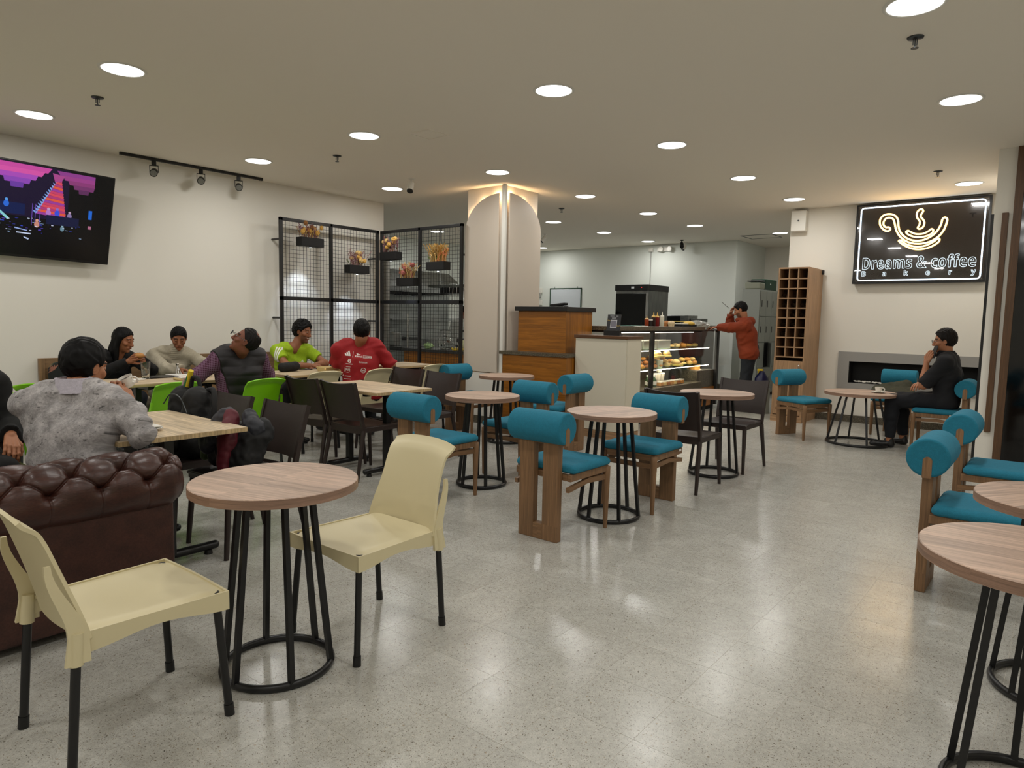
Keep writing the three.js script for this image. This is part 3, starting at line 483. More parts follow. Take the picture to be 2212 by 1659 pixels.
// ---------------------------------------------------------------- television, spotlight track
{
  const tvTex = canvasTex(1024, 576, (c, w, h) => {
    c.fillStyle = '#020206'; c.fillRect(0, 0, w, h);
    const poly = (pts, f) => { c.fillStyle = f; c.beginPath(); pts.forEach((p, i) => i ? c.lineTo(p[0], p[1]) : c.moveTo(p[0], p[1])); c.closePath(); c.fill(); };
    const fan = (x, y, s, cols) => { for (let k = 0; k < 5; k++) { const ww = (5 - k) * 34 * s, yy = y + k * 26 * s; poly([[x - ww, yy], [x + ww, yy], [x + ww * 0.88, yy + 30 * s], [x - ww * 0.88, yy + 30 * s]], cols[k % cols.length]); } };
    c.fillStyle = '#160a2c'; c.fillRect(120, 0, 640, 330); c.fillStyle = '#0a0718'; c.fillRect(300, 0, 60, 340);
    fan(470, 6, 1.1, ['#c94aa0', '#d653a6', '#a94bb8', '#8d46b4', '#6a3aa0']); fan(180, 4, 1.15, ['#8d46c4', '#b14bb8', '#9a44b4', '#7a3ca8', '#5a30a0']); fan(846, 10, 0.95, ['#8d3c8a', '#9a3f86', '#8a3a74', '#743468', '#5c2c58']);
    const keep = seed; seed = 17;
    for (let k = 0; k < 15; k++) { const y = 70 + k * 15, x = 700 - k * 3.6, ww = 16 + k * 6.2; poly([[x - ww * 0.7, y - 10 + k], [x + ww, y + k * 1.3], [x + ww * 0.98, y + 16 + k * 1.3], [x - ww * 0.7, y + 6 + k]], ['#c8406a', '#d94a5c', '#b03a78', '#e0583f', '#9a3c9a'][k % 5]); poly([[x - ww * 0.8 - 6, y - 14 + k], [x - ww * 0.55, y - 6 + k], [x - ww * 0.7, y + 8 + k]], '#7fa8e8'); }
    poly([[660, 30], [730, 40], [712, 80], [676, 84]], '#a8468a');
    c.strokeStyle = '#7a55c8'; c.lineWidth = 3; for (const x of [560, 578, 604]) { c.beginPath(); c.moveTo(x, 240); c.lineTo(x, 380); c.stroke(); }
    c.fillStyle = '#0b1a4a'; c.fillRect(330, 250, 190, 70);
    const man = (x, y, s, a, b) => { c.fillStyle = a; c.beginPath(); c.arc(x, y, 9 * s, 0, 6.3); c.fill(); c.fillStyle = b; c.beginPath(); c.ellipse(x, y + 26 * s, 15 * s, 20 * s, 0, 0, 6.3); c.fill(); };
    man(360, 262, 1.2, '#9ab4e0', '#d8d4ea'); man(420, 236, 1, '#5aa0e8', '#2a6ad8'); man(650, 262, 1, '#c89ac8', '#b878c8'); man(700, 258, 1, '#8a6ac8', '#3a50d8'); man(772, 268, 0.9, '#b89ab8', '#8a78a8'); man(590, 345, 1, '#d8a08a', '#c88a78'); man(735, 360, 0.8, '#9ab8c8', '#6a8a9a');
    poly([[330, 330], [352, 430], [300, 470], [280, 350]], '#c8ccdc'); poly([[372, 290], [440, 350], [430, 362], [366, 304]], '#8ad0d8');
    for (let k = 0; k < 60; k++) { c.fillStyle = ['#3a50e0', '#a8c8f0', '#5a40c0', '#d0d8f0', '#28308a'][k % 5]; const x = 300 + rnd() * 540, y = 330 + rnd() * 110; c.fillRect(x, y, 4 + rnd() * 16, 2 + rnd() * 4); }
    poly([[480, 430], [560, 432], [560, 440], [480, 438]], '#c8d4f0'); poly([[470, 402], [540, 414], [540, 420], [470, 410]], '#9ab0e8'); poly([[520, 456], [552, 466], [548, 476], [524, 466]], '#b8c8e8');
    c.fillStyle = '#0e1438'; c.fillRect(640, 300, 190, 60); c.fillStyle = '#1e66d0'; c.fillRect(884, 236, 22, 60); c.fillStyle = '#b06a88'; c.fillRect(886, 340, 20, 22);
    seed = keep; c.fillStyle = '#010103'; c.fillRect(910, 0, 114, h); c.fillRect(0, 480, w, 96); c.fillRect(0, 0, 110, h);
  });
  const t = thing('television', 'large black wall television showing a stage concert at the left edge', 'television', [-7.815, 2.316, -2.20], Math.PI / 2);
  const s = new THREE.Group(); s.name = 'tilting_panel'; t.add(s); s.rotation.set(R(13.5), 0, R(-1.6)); s.position.y = 0;
  const b = part('casing', [rbox(1.56, 0.9, 0.035, 0.008, 0, 0, -0.018)], M.blackSatin, t); b.rotation.copy(s.rotation); t.remove(s);
  const sc = new THREE.MeshStandardMaterial({ color: 0x050505, roughness: 0.25, emissive: 0xffffff, emissiveMap: tvTex, emissiveIntensity: 0.9 });
  const q = part('screen', new THREE.PlaneGeometry(1.53, 0.86).translate(0, 0.006, 0.0012), sc, t); q.rotation.copy(b.rotation);
  part('wall_mount', [box(0.4, 0.3, 0.012, 0.0, 0, -0.225), bar([-0.12, 0.1, -0.22], [-0.12, 0.12, 0.0], 0.03, 0.03), bar([0.12, -0.1, -0.22], [0.12, -0.12, -0.06], 0.03, 0.03)], M.black, t);
  areaLight(1.2, 0.6, [0.55, 0.35, 0.9], 0.12, [-7.76, 2.3, -2.2], [-5, 1.9, -2.2]);
}
{
  const t = thing('spotlight_track', 'black ceiling track along the white wall', 'track'); part('rail', rbox(0.035, 0.03, 1.62, 0.003, -7.86, CEIL - 0.016, -3.905), M.black, t); part('end_cap', rbox(0.037, 0.034, 0.04, 0.004, -7.86, CEIL - 0.018, -4.71), M.black, t);
  for (const [z, w] of [[-3.44, 'nearest the television'], [-3.96, 'in the middle of the track'], [-4.42, 'at the far end of the track']]) {
    const s = thing('track_spotlight', 'small black spotlight ' + w, 'spotlight', [-7.86, CEIL - 0.032, z], R(62), 'track spotlights');
    part('adapter', rbox(0.045, 0.05, 0.045, 0.004, 0, -0.026, 0), M.black, s); part('bracket', [bar([-0.042, -0.05, 0], [-0.042, -0.125, 0.01], 0.006, 0.02), bar([0.042, -0.05, 0], [0.042, -0.125, 0.01], 0.006, 0.02), rbox(0.09, 0.008, 0.02, 0.002, 0, -0.05, 0)], M.black, s);
    const h = part('lamp_head', [rod([0, 0, -0.06], [0, 0, 0.06], 0.036, 0.04, 24)], M.black, s); h.position.set(0, -0.125, 0.02); h.rotation.x = 0.32; part('reflector', [rod([0, 0, 0.0605], [0, 0, 0.0625], 0.033, 0.033, 24)], M.steel, h);
  }
}

// ---------------------------------------------------------------- black wire screens with planters
function wireScreen(label, pos, turn, L, posts, brackets) {          // local x along the panel
  const t = thing('wire_screen', label, 'screen', pos, turn, 'black wire screens'), y0 = 0.2, y1 = 2.6, ym = 1.58, f = 0.04;
  part('rail', rbox(L, f, f, 0.003, L / 2, y1 - f / 2, 0), M.blackSatin, t); part('rail', rbox(L, f + 0.008, f, 0.003, L / 2, ym, 0), M.blackSatin, t); part('rail', rbox(L, f, f, 0.003, L / 2, y0, 0), M.blackSatin, t);
  for (const x of [f / 2, posts, L - f / 2]) part('post', rbox(f, y1, f, 0.003, x, y1 / 2, 0), M.blackSatin, t);
  for (const [a, b] of [[f, posts - f / 2], [posts + f / 2, L - f]]) for (const [c, d] of [[y0 + f / 2, ym - f / 2], [ym + f / 2, y1 - f]]) {
    const ws = []; const nx = Math.round((b - a) / 0.05), ny = Math.round((d - c) / 0.05);
    for (let i = 1; i < nx; i++) ws.push(box(0.0036, d - c, 0.0036, a + (b - a) * i / nx, (c + d) / 2, 0)); for (let j = 1; j < ny; j++) ws.push(box(b - a, 0.0036, 0.0036, (a + b) / 2, c + (d - c) * j / ny, 0.003));
    part('wire_mesh', ws, M.black, t).userData.kind = 'stuff';
  }
  for (const [x, y, dx, dz] of brackets) part('wall_bracket', rod([x, y, 0], [x + dx, y, dz], 0.014), M.blackSatin, t);
  return t;
}
wireScreen('black wire grid screen standing before the white wall', [-7.85, 0, -4.95], Math.PI / 2, 1.6, 0.78, [[0.02, 2.33, 0, -0.2], [0.02, 1.33, 0, -0.2], [1.58, 2.2, 0, -0.2], [1.58, 1.3, 0, -0.2]]);
wireScreen('black wire grid screen before the kitchen, beside the column', [-7.87, 0, -6.62], 0, 1.63, 0.82, [[1.61, 2.2, 0.04, -0.1], [1.61, 1.2, 0.04, -0.1]]);
struct('trim_4', bmm(-8.05, -7.96, 0, 2.62, -6.86, -6.80), M.steel);
const strawM = [std(0xc79b4d, 0.9), std(0xd8b877, 0.9), std(0x9a6a3a, 0.9)], mauveM = [std(0x8a5a62, 0.9), std(0x9c6f6c, 0.9)], roseM = std(0xa8625a, 0.9), peachM = std(0xd98a5a, 0.9), leafM = std(0x5a6a34, 0.8);
function planter(pos, turn, label, kind, where, lit) {
  const t = thing('planter_box', label, 'planter', pos, turn, 'black planter boxes on the wire screens');
  part('box', [rbox(0.34, 0.11, 0.012, 0.003, 0, 0.055, 0.059), rbox(0.34, 0.11, 0.012, 0.003, 0, 0.055, -0.059), rbox(0.012, 0.11, 0.11, 0.003, 0.164, 0.055, 0), rbox(0.012, 0.11, 0.11, 0.003, -0.164, 0.055, 0), box(0.33, 0.01, 0.11, 0, 0.005, 0)], M.blackMatte, t);
  part('moss_filling', rbox(0.314, 0.03, 0.104, 0.01, 0, 0.085, 0), leafM, t);
  const l = part('lamp', [cyl(0.016, 0.02, 0.012, 0, -0.012, 0, 16)], M.steelDark, t); part('lamp_lens', cyl(0.013, 0.013, 0.002, 0, -0.0145, 0, 16), emit([0.85, 0.92, 1], 9), l);
  const sp = new THREE.SpotLight(new THREE.Color().setRGB(0.72, 0.83, 1), lit, 0, R(34), 0.8); sp.position.set(0, -0.02, 0); sp.target.position.set(0, -1, -0.24); sp.castShadow = true; sp.shadow.radius = 0.5; t.add(sp, sp.target);
  // dried bouquet standing in the box
  const d = thing('dried_flowers', where, 'flowers', [pos[0], pos[1] + 0.1, pos[2]], turn, 'dried flower arrangements');
  const heads = { ball: 9, thistle: 12, rose: 9, wheat: 0 }[kind], tips = [];
  for (let k = 0; k < heads; k++) tips.push([rr(-0.15, 0.15), rr(0.07, 0.2), rr(-0.03, 0.06)]);
  const st = tips.map(([x, y, z]) => tube([[x * 0.4, 0, z * 0.3], [x * 0.7, y * 0.5, z * 0.6], [x, y, z]], 0.0022, 6, 4)); if (st.length) part('stems', st, strawM[2], d).userData.kind = 'stuff';
  for (const [x, y, z] of tips) {
    const r = kind === 'thistle' ? rr(0.02, 0.028) : rr(0.026, 0.036), g = new THREE.IcosahedronGeometry(r, 2), p = g.attributes.position;
    for (let i = 0; i < p.count; i++) { const q = V(p.getX(i), p.getY(i), p.getZ(i)), n = 1 + 0.16 * Math.sin(Math.atan2(q.z, q.x) * 9) * Math.cos(q.y / r * 5); q.multiplyScalar(n); p.setXYZ(i, q.x, q.y * (kind === 'thistle' ? 1.35 : 0.95), q.z); } g.computeVertexNormals();
    part('flower_head', g, kind === 'rose' ? roseM : strawM[kind === 'ball' ? (rnd() < 0.6 ? 1 : 0) : rnd() < 0.5 ? 0 : 2], d).position.set(x, y, z);
  }
  const spray = (n, h, m, r, leanX) => { const s = []; for (let k = 0; k < n; k++) { const x0 = rr(-0.13, 0.13), a = rr(-0.5, 0.5) + leanX, hh = h * rr(0.6, 1), z0 = rr(-0.035, 0.035), lz = rr(-0.3, 0.4); const P = (f) => [x0 + a * hh * f * (0.4 + 0.6 * f), hh * f, z0 + lz * hh * f * f * 0.6]; s.push(tube([P(0), P(0.5), P(1)], r, 6, 4)); for (let j = 0; j < 7; j++) { const q = P(0.45 + j * 0.08), e = 0.022; s.push(rod(q, [q[0] + rr(-e, e), q[1] + rr(0.006, 0.022), q[2] + rr(-e, e)], r * 1.6, r * 0.5, 4)); } } return part('spray', s, m, d); };
  const S = (...a) => { spray(...a).userData.kind = 'stuff'; };
  if (kind === 'ball') S(26, 0.2, mauveM[0], 0.0024, 0.1), S(14, 0.24, mauveM[1], 0.003, 0.2), S(6, 0.1, leafM, 0.004, -0.2);
  if (kind === 'thistle') S(22, 0.2, mauveM[0], 0.0026, -0.35), S(16, 0.14, strawM[1], 0.004, 0.1), S(10, 0.18, strawM[2], 0.003, 0);
  if (kind === 'rose') S(34, 0.24, strawM[1], 0.0026, 0.35), S(10, 0.16, roseM, 0.004, -0.2), S(8, 0.1, strawM[2], 0.004, -0.1);
  if (kind === 'wheat') S(60, 0.27, strawM[0], 0.0034, -0.05), S(40, 0.25, strawM[1], 0.003, 0.05), S(10, 0.2, peachM, 0.007, 0.45), S(5, 0.1, leafM, 0.005, -0.5);
}
planter([-7.765, 2.26, -5.345], Math.PI / 2, 'black planter box with golden thistles, highest on the left wire screen', 'thistle', 'golden dried thistles and mauve twigs in the highest planter', 2.6);
planter([-7.765, 1.96, -6.1], Math.PI / 2, 'black planter box with balls and mauve sprigs, lower on the left screen', 'ball', 'dried straw balls with mauve sprigs, lower on the left screen', 2.6);
planter([-7.56, 2.17, -6.535], 0, 'black planter box with pale balls, highest on the right wire screen', 'ball', 'pale dried ball flowers above a mauve plume on the right screen', 1);
planter([-7.2, 1.8, -6.535], 0, 'black planter box with rose-coloured flowers, lowest on the right screen', 'rose', 'rose dried flowers with straw grass in the lowest planter', 1);
planter([-6.61, 2.0, -6.535], 0, 'black planter box with upright wheat next to the column', 'wheat', 'upright golden wheat bunch next to the column', 1);

// ---------------------------------------------------------------- neon sign
const font = await new FontLoader().loadAsync('fonts/droid/droid_sans_bold.typeface.json');
{
  const zf = -10.455, t = thing('neon_sign', 'large black framed neon sign with an orange coffee cup outline', 'sign', [0, 0, 0]);
  const x0 = -2.405, x1 = -0.87, y0 = 1.945, y1 = 3.018;
  part('frame', [bmm(x0, x1, y1 - 0.022, y1, zf - 0.06, zf + 0.012), bmm(x0, x1, y0, y0 + 0.022, zf - 0.06, zf + 0.012), bmm(x0, x0 + 0.022, y0 + 0.022, y1 - 0.022, zf - 0.06, zf + 0.012), bmm(x1 - 0.022, x1, y0 + 0.022, y1 - 0.022, zf - 0.06, zf + 0.012)], M.black, t);
  part('backing_board', bmm(x0 + 0.022, x1 - 0.022, y0 + 0.022, y1 - 0.022, zf - 0.055, zf - 0.005), phy(0x1d1410, 0.12), t);
  const warm = emit([1, 0.62, 0.2], 5.2), cool = emit([0.72, 0.86, 1], 3.6), letter = emit([0.8, 0.92, 0.98], 1.1);
  const neon = (pts, r, m, name, n = 160) => part(name, tube(pts.map(([x, y]) => [x, y, zf + 0.012]), r, n, 8, true), m, t);
  neon([[-1.976,2.67],[-1.999,2.645],[-2.044,2.657],[-2.092,2.709],[-2.109,2.764],[-2.103,2.817],[-2.065,2.858],[-2.009,2.87],[-1.952,2.856],[-1.91,2.82],[-1.889,2.765],[-1.879,2.694],[-1.854,2.623],[-1.79,2.549],[-1.718,2.509],[-1.64,2.496],[-1.564,2.508],[-1.491,2.548],[-1.435,2.605],[-1.396,2.687],[-1.383,2.754],[-1.358,2.776],[-1.331,2.754],[-1.335,2.7],[-1.359,2.617],[-1.409,2.543],[-1.48,2.488],[-1.561,2.462],[-1.645,2.458],[-1.731,2.475],[-1.812,2.522],[-1.872,2.588],[-1.908,2.661],[-1.929,2.742],[-1.949,2.796],[-1.99,2.821],[-2.038,2.812],[-2.063,2.769],[-2.058,2.724],[-2.03,2.696],[-1.998,2.695]], 0.011, warm, 'neon_cup', 300);
  neon([[-1.787,2.618],[-1.765,2.634],[-1.732,2.615],[-1.669,2.585],[-1.592,2.584],[-1.533,2.611],[-1.497,2.639],[-1.475,2.62],[-1.486,2.586],[-1.537,2.555],[-1.612,2.542],[-1.69,2.551],[-1.754,2.581]], 0.0105, warm, 'neon_coffee');
  neon([[-1.867,2.509],[-1.835,2.507],[-1.785,2.465],[-1.705,2.43],[-1.627,2.418],[-1.544,2.431],[-1.464,2.474],[-1.414,2.514],[-1.397,2.491],[-1.425,2.45],[-1.497,2.407],[-1.579,2.385],[-1.656,2.386],[-1.735,2.41],[-1.816,2.458]], 0.0105, warm, 'neon_saucer');
  neon([[-1.628,2.903],[-1.606,2.878],[-1.624,2.841],[-1.63,2.807],[-1.596,2.761],[-1.582,2.717],[-1.598,2.667],[-1.634,2.648],[-1.655,2.666],[-1.638,2.704],[-1.637,2.747],[-1.667,2.792],[-1.678,2.845],[-1.662,2.887]], 0.0105, warm, 'neon_steam');
  const rr4 = []; for (const [cx, cy, a] of [[-0.965, 2.935, 0], [-2.31, 2.935, 90], [-2.31, 2.025, 180], [-0.965, 2.025, 270]]) for (let k = 0; k <= 3; k++) rr4.push([cx + 0.035 * Math.cos(R(a + k * 30)), cy + 0.035 * Math.sin(R(a + k * 30))]);
  const fr = new THREE.CurvePath(), P3 = rr4.map(([x, y]) => V(x, y, zf + 0.01)); P3.forEach((p, i) => fr.add(new THREE.LineCurve3(p, P3[(i + 1) % P3.length])));
  part('neon_border', new THREE.TubeGeometry(fr, 240, 0.0085, 8, true), cool, t);
  const txt = (s, x, y, size, r, sx = 1) => { const shapes = font.generateShapes(s, size, 6), gs = []; for (const sh of shapes) for (const path of [sh, ...sh.holes]) { const p = path.getPoints(5).filter((q, i, a) => !i || q.distanceTo(a[i - 1]) > 1e-5); if (p.length > 3 && p[0].distanceTo(p[p.length - 1]) < 1e-5) p.pop(); const c = new THREE.CurvePath(); const q3 = p.map((q) => V(x + q.x * sx, y + q.y, zf + 0.004)); q3.forEach((a, i) => c.add(new THREE.LineCurve3(a, q3[(i + 1) % q3.length]))); gs.push(new THREE.TubeGeometry(c, Math.max(24, p.length * 3), r, 5, true)); } return gs; };
  const words = 'Dreams & coffee', size = 0.155; let full = 0; const adv = (ch) => font.data.glyphs[ch].ha * size / font.data.resolution; for (const ch of words) full += adv(ch);
  const k = 1.325 / full; let cx = -2.302; for (const ch of words) { if (ch !== ' ') part('letter', txt(ch, cx, 2.142, size, 0.0042, k), letter, t); cx += adv(ch) * k; }
  [['B', -2.3, 2.047], ['a', -2.04, 2.047], ['k', -1.785, 2.047], ['e', -1.53, 2.047], ['r', -1.275, 2.047], ['y', -1.03, 2.05]].forEach(([ch, x, y]) => part('letter', txt(ch, x, y, 0.068, 0.0036), letter, t));
  for (const [x, y] of [[x0 + 0.045, y0 + 0.045], [x1 - 0.045, y0 + 0.045], [x0 + 0.045, y1 - 0.045], [x1 - 0.045, y1 - 0.045]]) part('screw', cyl(0.008, 0.008, 0.004, 0, 0, 0, 12).rotateX(Math.PI / 2).translate(x, y, zf), M.steelDark, t);
  part('clear_cover', box(x1 - x0 - 0.046, y1 - y0 - 0.046, 0.003, (x0 + x1) / 2, (y0 + y1) / 2, zf + 0.026), M.glass, t);
  areaLight(0.75, 0.5, [1, 0.6, 0.22], 3.2, [-1.7, 2.62, zf + 0.04], [-1.7, 2.62, 0]);
  areaLight(1.4, 0.95, [0.7, 0.85, 1], 0.35, [-1.64, 2.48, zf + 0.045], [-1.64, 2.48, 0]);
}

// ---------------------------------------------------------------- fireplace in the sign wall
{
  const t = thing('wall_fireplace', 'long black recessed fireplace with a grey surround under the neon sign', 'fireplace');
  const ox0 = -2.395, ox1 = -0.86, oy0 = 0.56, oy1 = 0.865, z = -10.54;
  part('surround', [bmm(-2.54, -0.66, oy1, 1.0, z, z + 0.022), bmm(-2.54, -0.66, 0.475, oy0, z, z + 0.022), bmm(-2.54, ox0, oy0, oy1, z, z + 0.022), bmm(ox1, -0.66, oy0, oy1, z, z + 0.022)], M.fireGrey, t);
  part('firebox', [bmm(ox0, ox1, oy0, oy1, z - 0.198, z - 0.19), bmm(ox0, ox1, oy0, oy0 + 0.004, z - 0.19, z), bmm(ox0, ox1, oy1 - 0.004, oy1, z - 0.19, z), bmm(ox0, ox0 + 0.004, oy0, oy1, z - 0.19, z), bmm(ox1 - 0.004, ox1, oy0, oy1, z - 0.19, z)], M.dark, t);
  for (let k = 0; k < 46; k++) { const s = new THREE.IcosahedronGeometry(rr(0.014, 0.024), 1); s.scale(1.3, 0.6, 1); s.rotateY(rnd() * 3); part('pebble', s, M.ceramic, t).position.set(lerp(ox0 + 0.06, ox0 + 0.75, k / 46) + rr(-0.02, 0.02), oy0 + 0.012 + rr(0, 0.012), z - rr(0.03, 0.12)); }
}
// ---------------------------------------------------------------- wine rack
{
  const x0 = -3.225, x1 = -2.815, zf = -9.86, zb = -10.53, H = 2.155, t = thing('wine_rack', 'tall narrow wooden wine rack with three columns of open cubbies', 'cabinet'), th = 0.02;
  part('side_panel', uvm(bmm(x0, x0 + th, 0.09, H, zb, zf), 'y'), M.rackWood, t); part('side_panel', uvm(bmm(x1 - th, x1, 0.09, H, zb, zf), 'y'), M.rackWood, t);
  part('top_panel', uvm(bmm(x0 + th, x1 - th, H - th, H, zb, zf), 'x'), M.rackWood, t); part('back_panel', bmm(x0 + th, x1 - th, 0.09, H - th, zb, zb + 0.012), M.rackWood, t); part('plinth', uvm(bmm(x0 - 0.008, x1 + 0.008, 0, 0.09, zb, zf + 0.008), 'x'), M.rackWood, t);
  const yb = 0.915, ch = (H - th - yb) / 9, cw = (x1 - x0 - 2 * th) / 3;
  for (let j = 0; j < 9; j++) { const sh = part('shelf', bmm(x0 + th, x1 - th, yb + j * ch - 0.007, yb + j * ch + 0.007, zb + 0.012, zf - 0.02), M.rackWood, t); part('edge_strip', uvm(bmm(x0 + th, x1 - th, yb + j * ch - 0.008, yb + j * ch + 0.008, zf - 0.02, zf - 0.001), 'x'), M.rackWood, sh); }
  for (let i = 1; i < 3; i++) { const dv = part('divider', bmm(x0 + th + i * cw - 0.007, x0 + th + i * cw + 0.007, yb, H - th, zb + 0.012, zf - 0.02), M.rackWood, t); part('edge_strip', uvm(bmm(x0 + th + i * cw - 0.008, x0 + th + i * cw + 0.008, yb, H - th, zf - 0.02, zf - 0.003), 'y'), M.rackWood, dv); }
  const d = part('door', uvm(bmm(x0 + th + 0.002, x1 - th - 0.002, 0.1, 0.86, zf - 0.02, zf - 0.001), 'y'), M.rackWood, t); part('knob', [sph(0.013, x1 - th - 0.045, 0.8, zf + 0.022), rod([x1 - th - 0.045, 0.8, zf - 0.001], [x1 - th - 0.045, 0.8, zf + 0.02], 0.006), cyl(0.008, 0.008, 0.004, 0, 0, 0, 12).rotateX(Math.PI / 2).translate(x1 - th - 0.045, 0.765, zf)], M.chrome, d);
  part('hook', rbox(0.03, 0.06, 0.02, 0.003, x1 + 0.015, H - 0.04, zb + 0.06), M.black, t);
  const gl = lathe([[0.0, 0], [0.032, 0.001], [0.031, 0.004], [0.004, 0.008], [0.0035, 0.07], [0.012, 0.078], [0.034, 0.105], [0.038, 0.135], [0.03, 0.175], [0.0288, 0.175], [0.0366, 0.135], [0.0328, 0.106], [0.011, 0.081], [0, 0.079]], 20).rotateX(Math.PI / 2);
  const spots = [[0, 6], [0, 5], [1, 5], [2, 5], [1, 4], [2, 4], [0, 3], [1, 3], [0, 2], [2, 2]], col = ['left', 'middle', 'right'];
  for (const [i, j] of spots) one('wine_glass', gl, M.glassSolid, 'stemmed glass in the ' + ['first', 'second', 'third', 'fourth', 'fifth', 'sixth', 'seventh', 'eighth', 'ninth'][8 - j] + ' cubby from the top of the ' + col[i] + ' rack column', 'glass', 'glasses in the wine rack', [x0 + th + (i + 0.5) * cw, yb + j * ch + 0.046, zf - 0.22]);
}
// ---------------------------------------------------------------- lockers in the recess
{
  const t = thing('locker_bank', 'worn grey metal lockers with oval handles in the recess', 'lockers'), x = -4.4, z0 = -14.3, z1 = -12.5, H = 1.99;
  part('body', bmm(-4.72, x, 0.06, H, z0, z1), M.locker, t); part('foot_rail', bmm(-4.7, x - 0.03, 0, 0.06, z0 + 0.02, z1 - 0.02), M.dark, t);
  const nz = 6, ny = 4, dz = (z1 - z0 - 0.04) / nz, dy = (H - 0.1) / ny;
  for (let j = 0; j < ny; j++) for (let i = 0; i < nz; i++) { const zz = z1 - 0.02 - (i + 0.5) * dz, yy = 0.08 + (j + 0.5) * dy, open = j === 1 && i === 1; const d = part('door', rbox(0.014, dy - 0.012, dz - 0.01, 0.003, 0, 0, 0), M.locker, t); d.position.set(x + 0.008, yy, zz); if (open) { d.rotation.y = 0.6; d.position.x += 0.06; part('interior', box(0.004, dy - 0.014, dz - 0.012, x + 0.001, yy, zz), M.dark, t); } part('handle', rbox(0.01, 0.12, 0.035, 0.005, 0.006, 0, dz * 0.28), M.black, d); }
  const c = thing('green_crate', 'dark green plastic crate on top of the lockers', 'crate', [-4.55, H, -13.1]); part('box', [rbox(0.28, 0.2, 0.62, 0.02, 0, 0.1, 0)], std(0x0c3524, 0.5), c); part('badge', sph(0.012, 0.142, 0.11, 0.05, 8, 6), M.paper, c);
  const b = thing('folded_bag', 'pale crumpled bag with papers on the lockers beside the green crate', 'bag', [-4.55, H, -12.64]); const g = rbox(0.3, 0.13, 0.24, 0.03, 0, 0.065, 0, 5), p = g.attributes.position; for (let i = 0; i < p.count; i++) p.setXYZ(i, p.getX(i) + 0.02 * noise.noise(p.getX(i) * 14, p.getY(i) * 14, 1), p.getY(i) + 0.02 * noise.noise(p.getZ(i) * 12, p.getX(i) * 14, 5) * (p.getY(i) > 0.05 ? 1 : 0), p.getZ(i)); g.computeVertexNormals(); part('sack', g, std(0x8d9080, 0.7), b); part('folder', rbox(0.26, 0.02, 0.2, 0.004, 0.02, 0.15, 0.01), std(0x5c5c5c, 0.6), b);
}

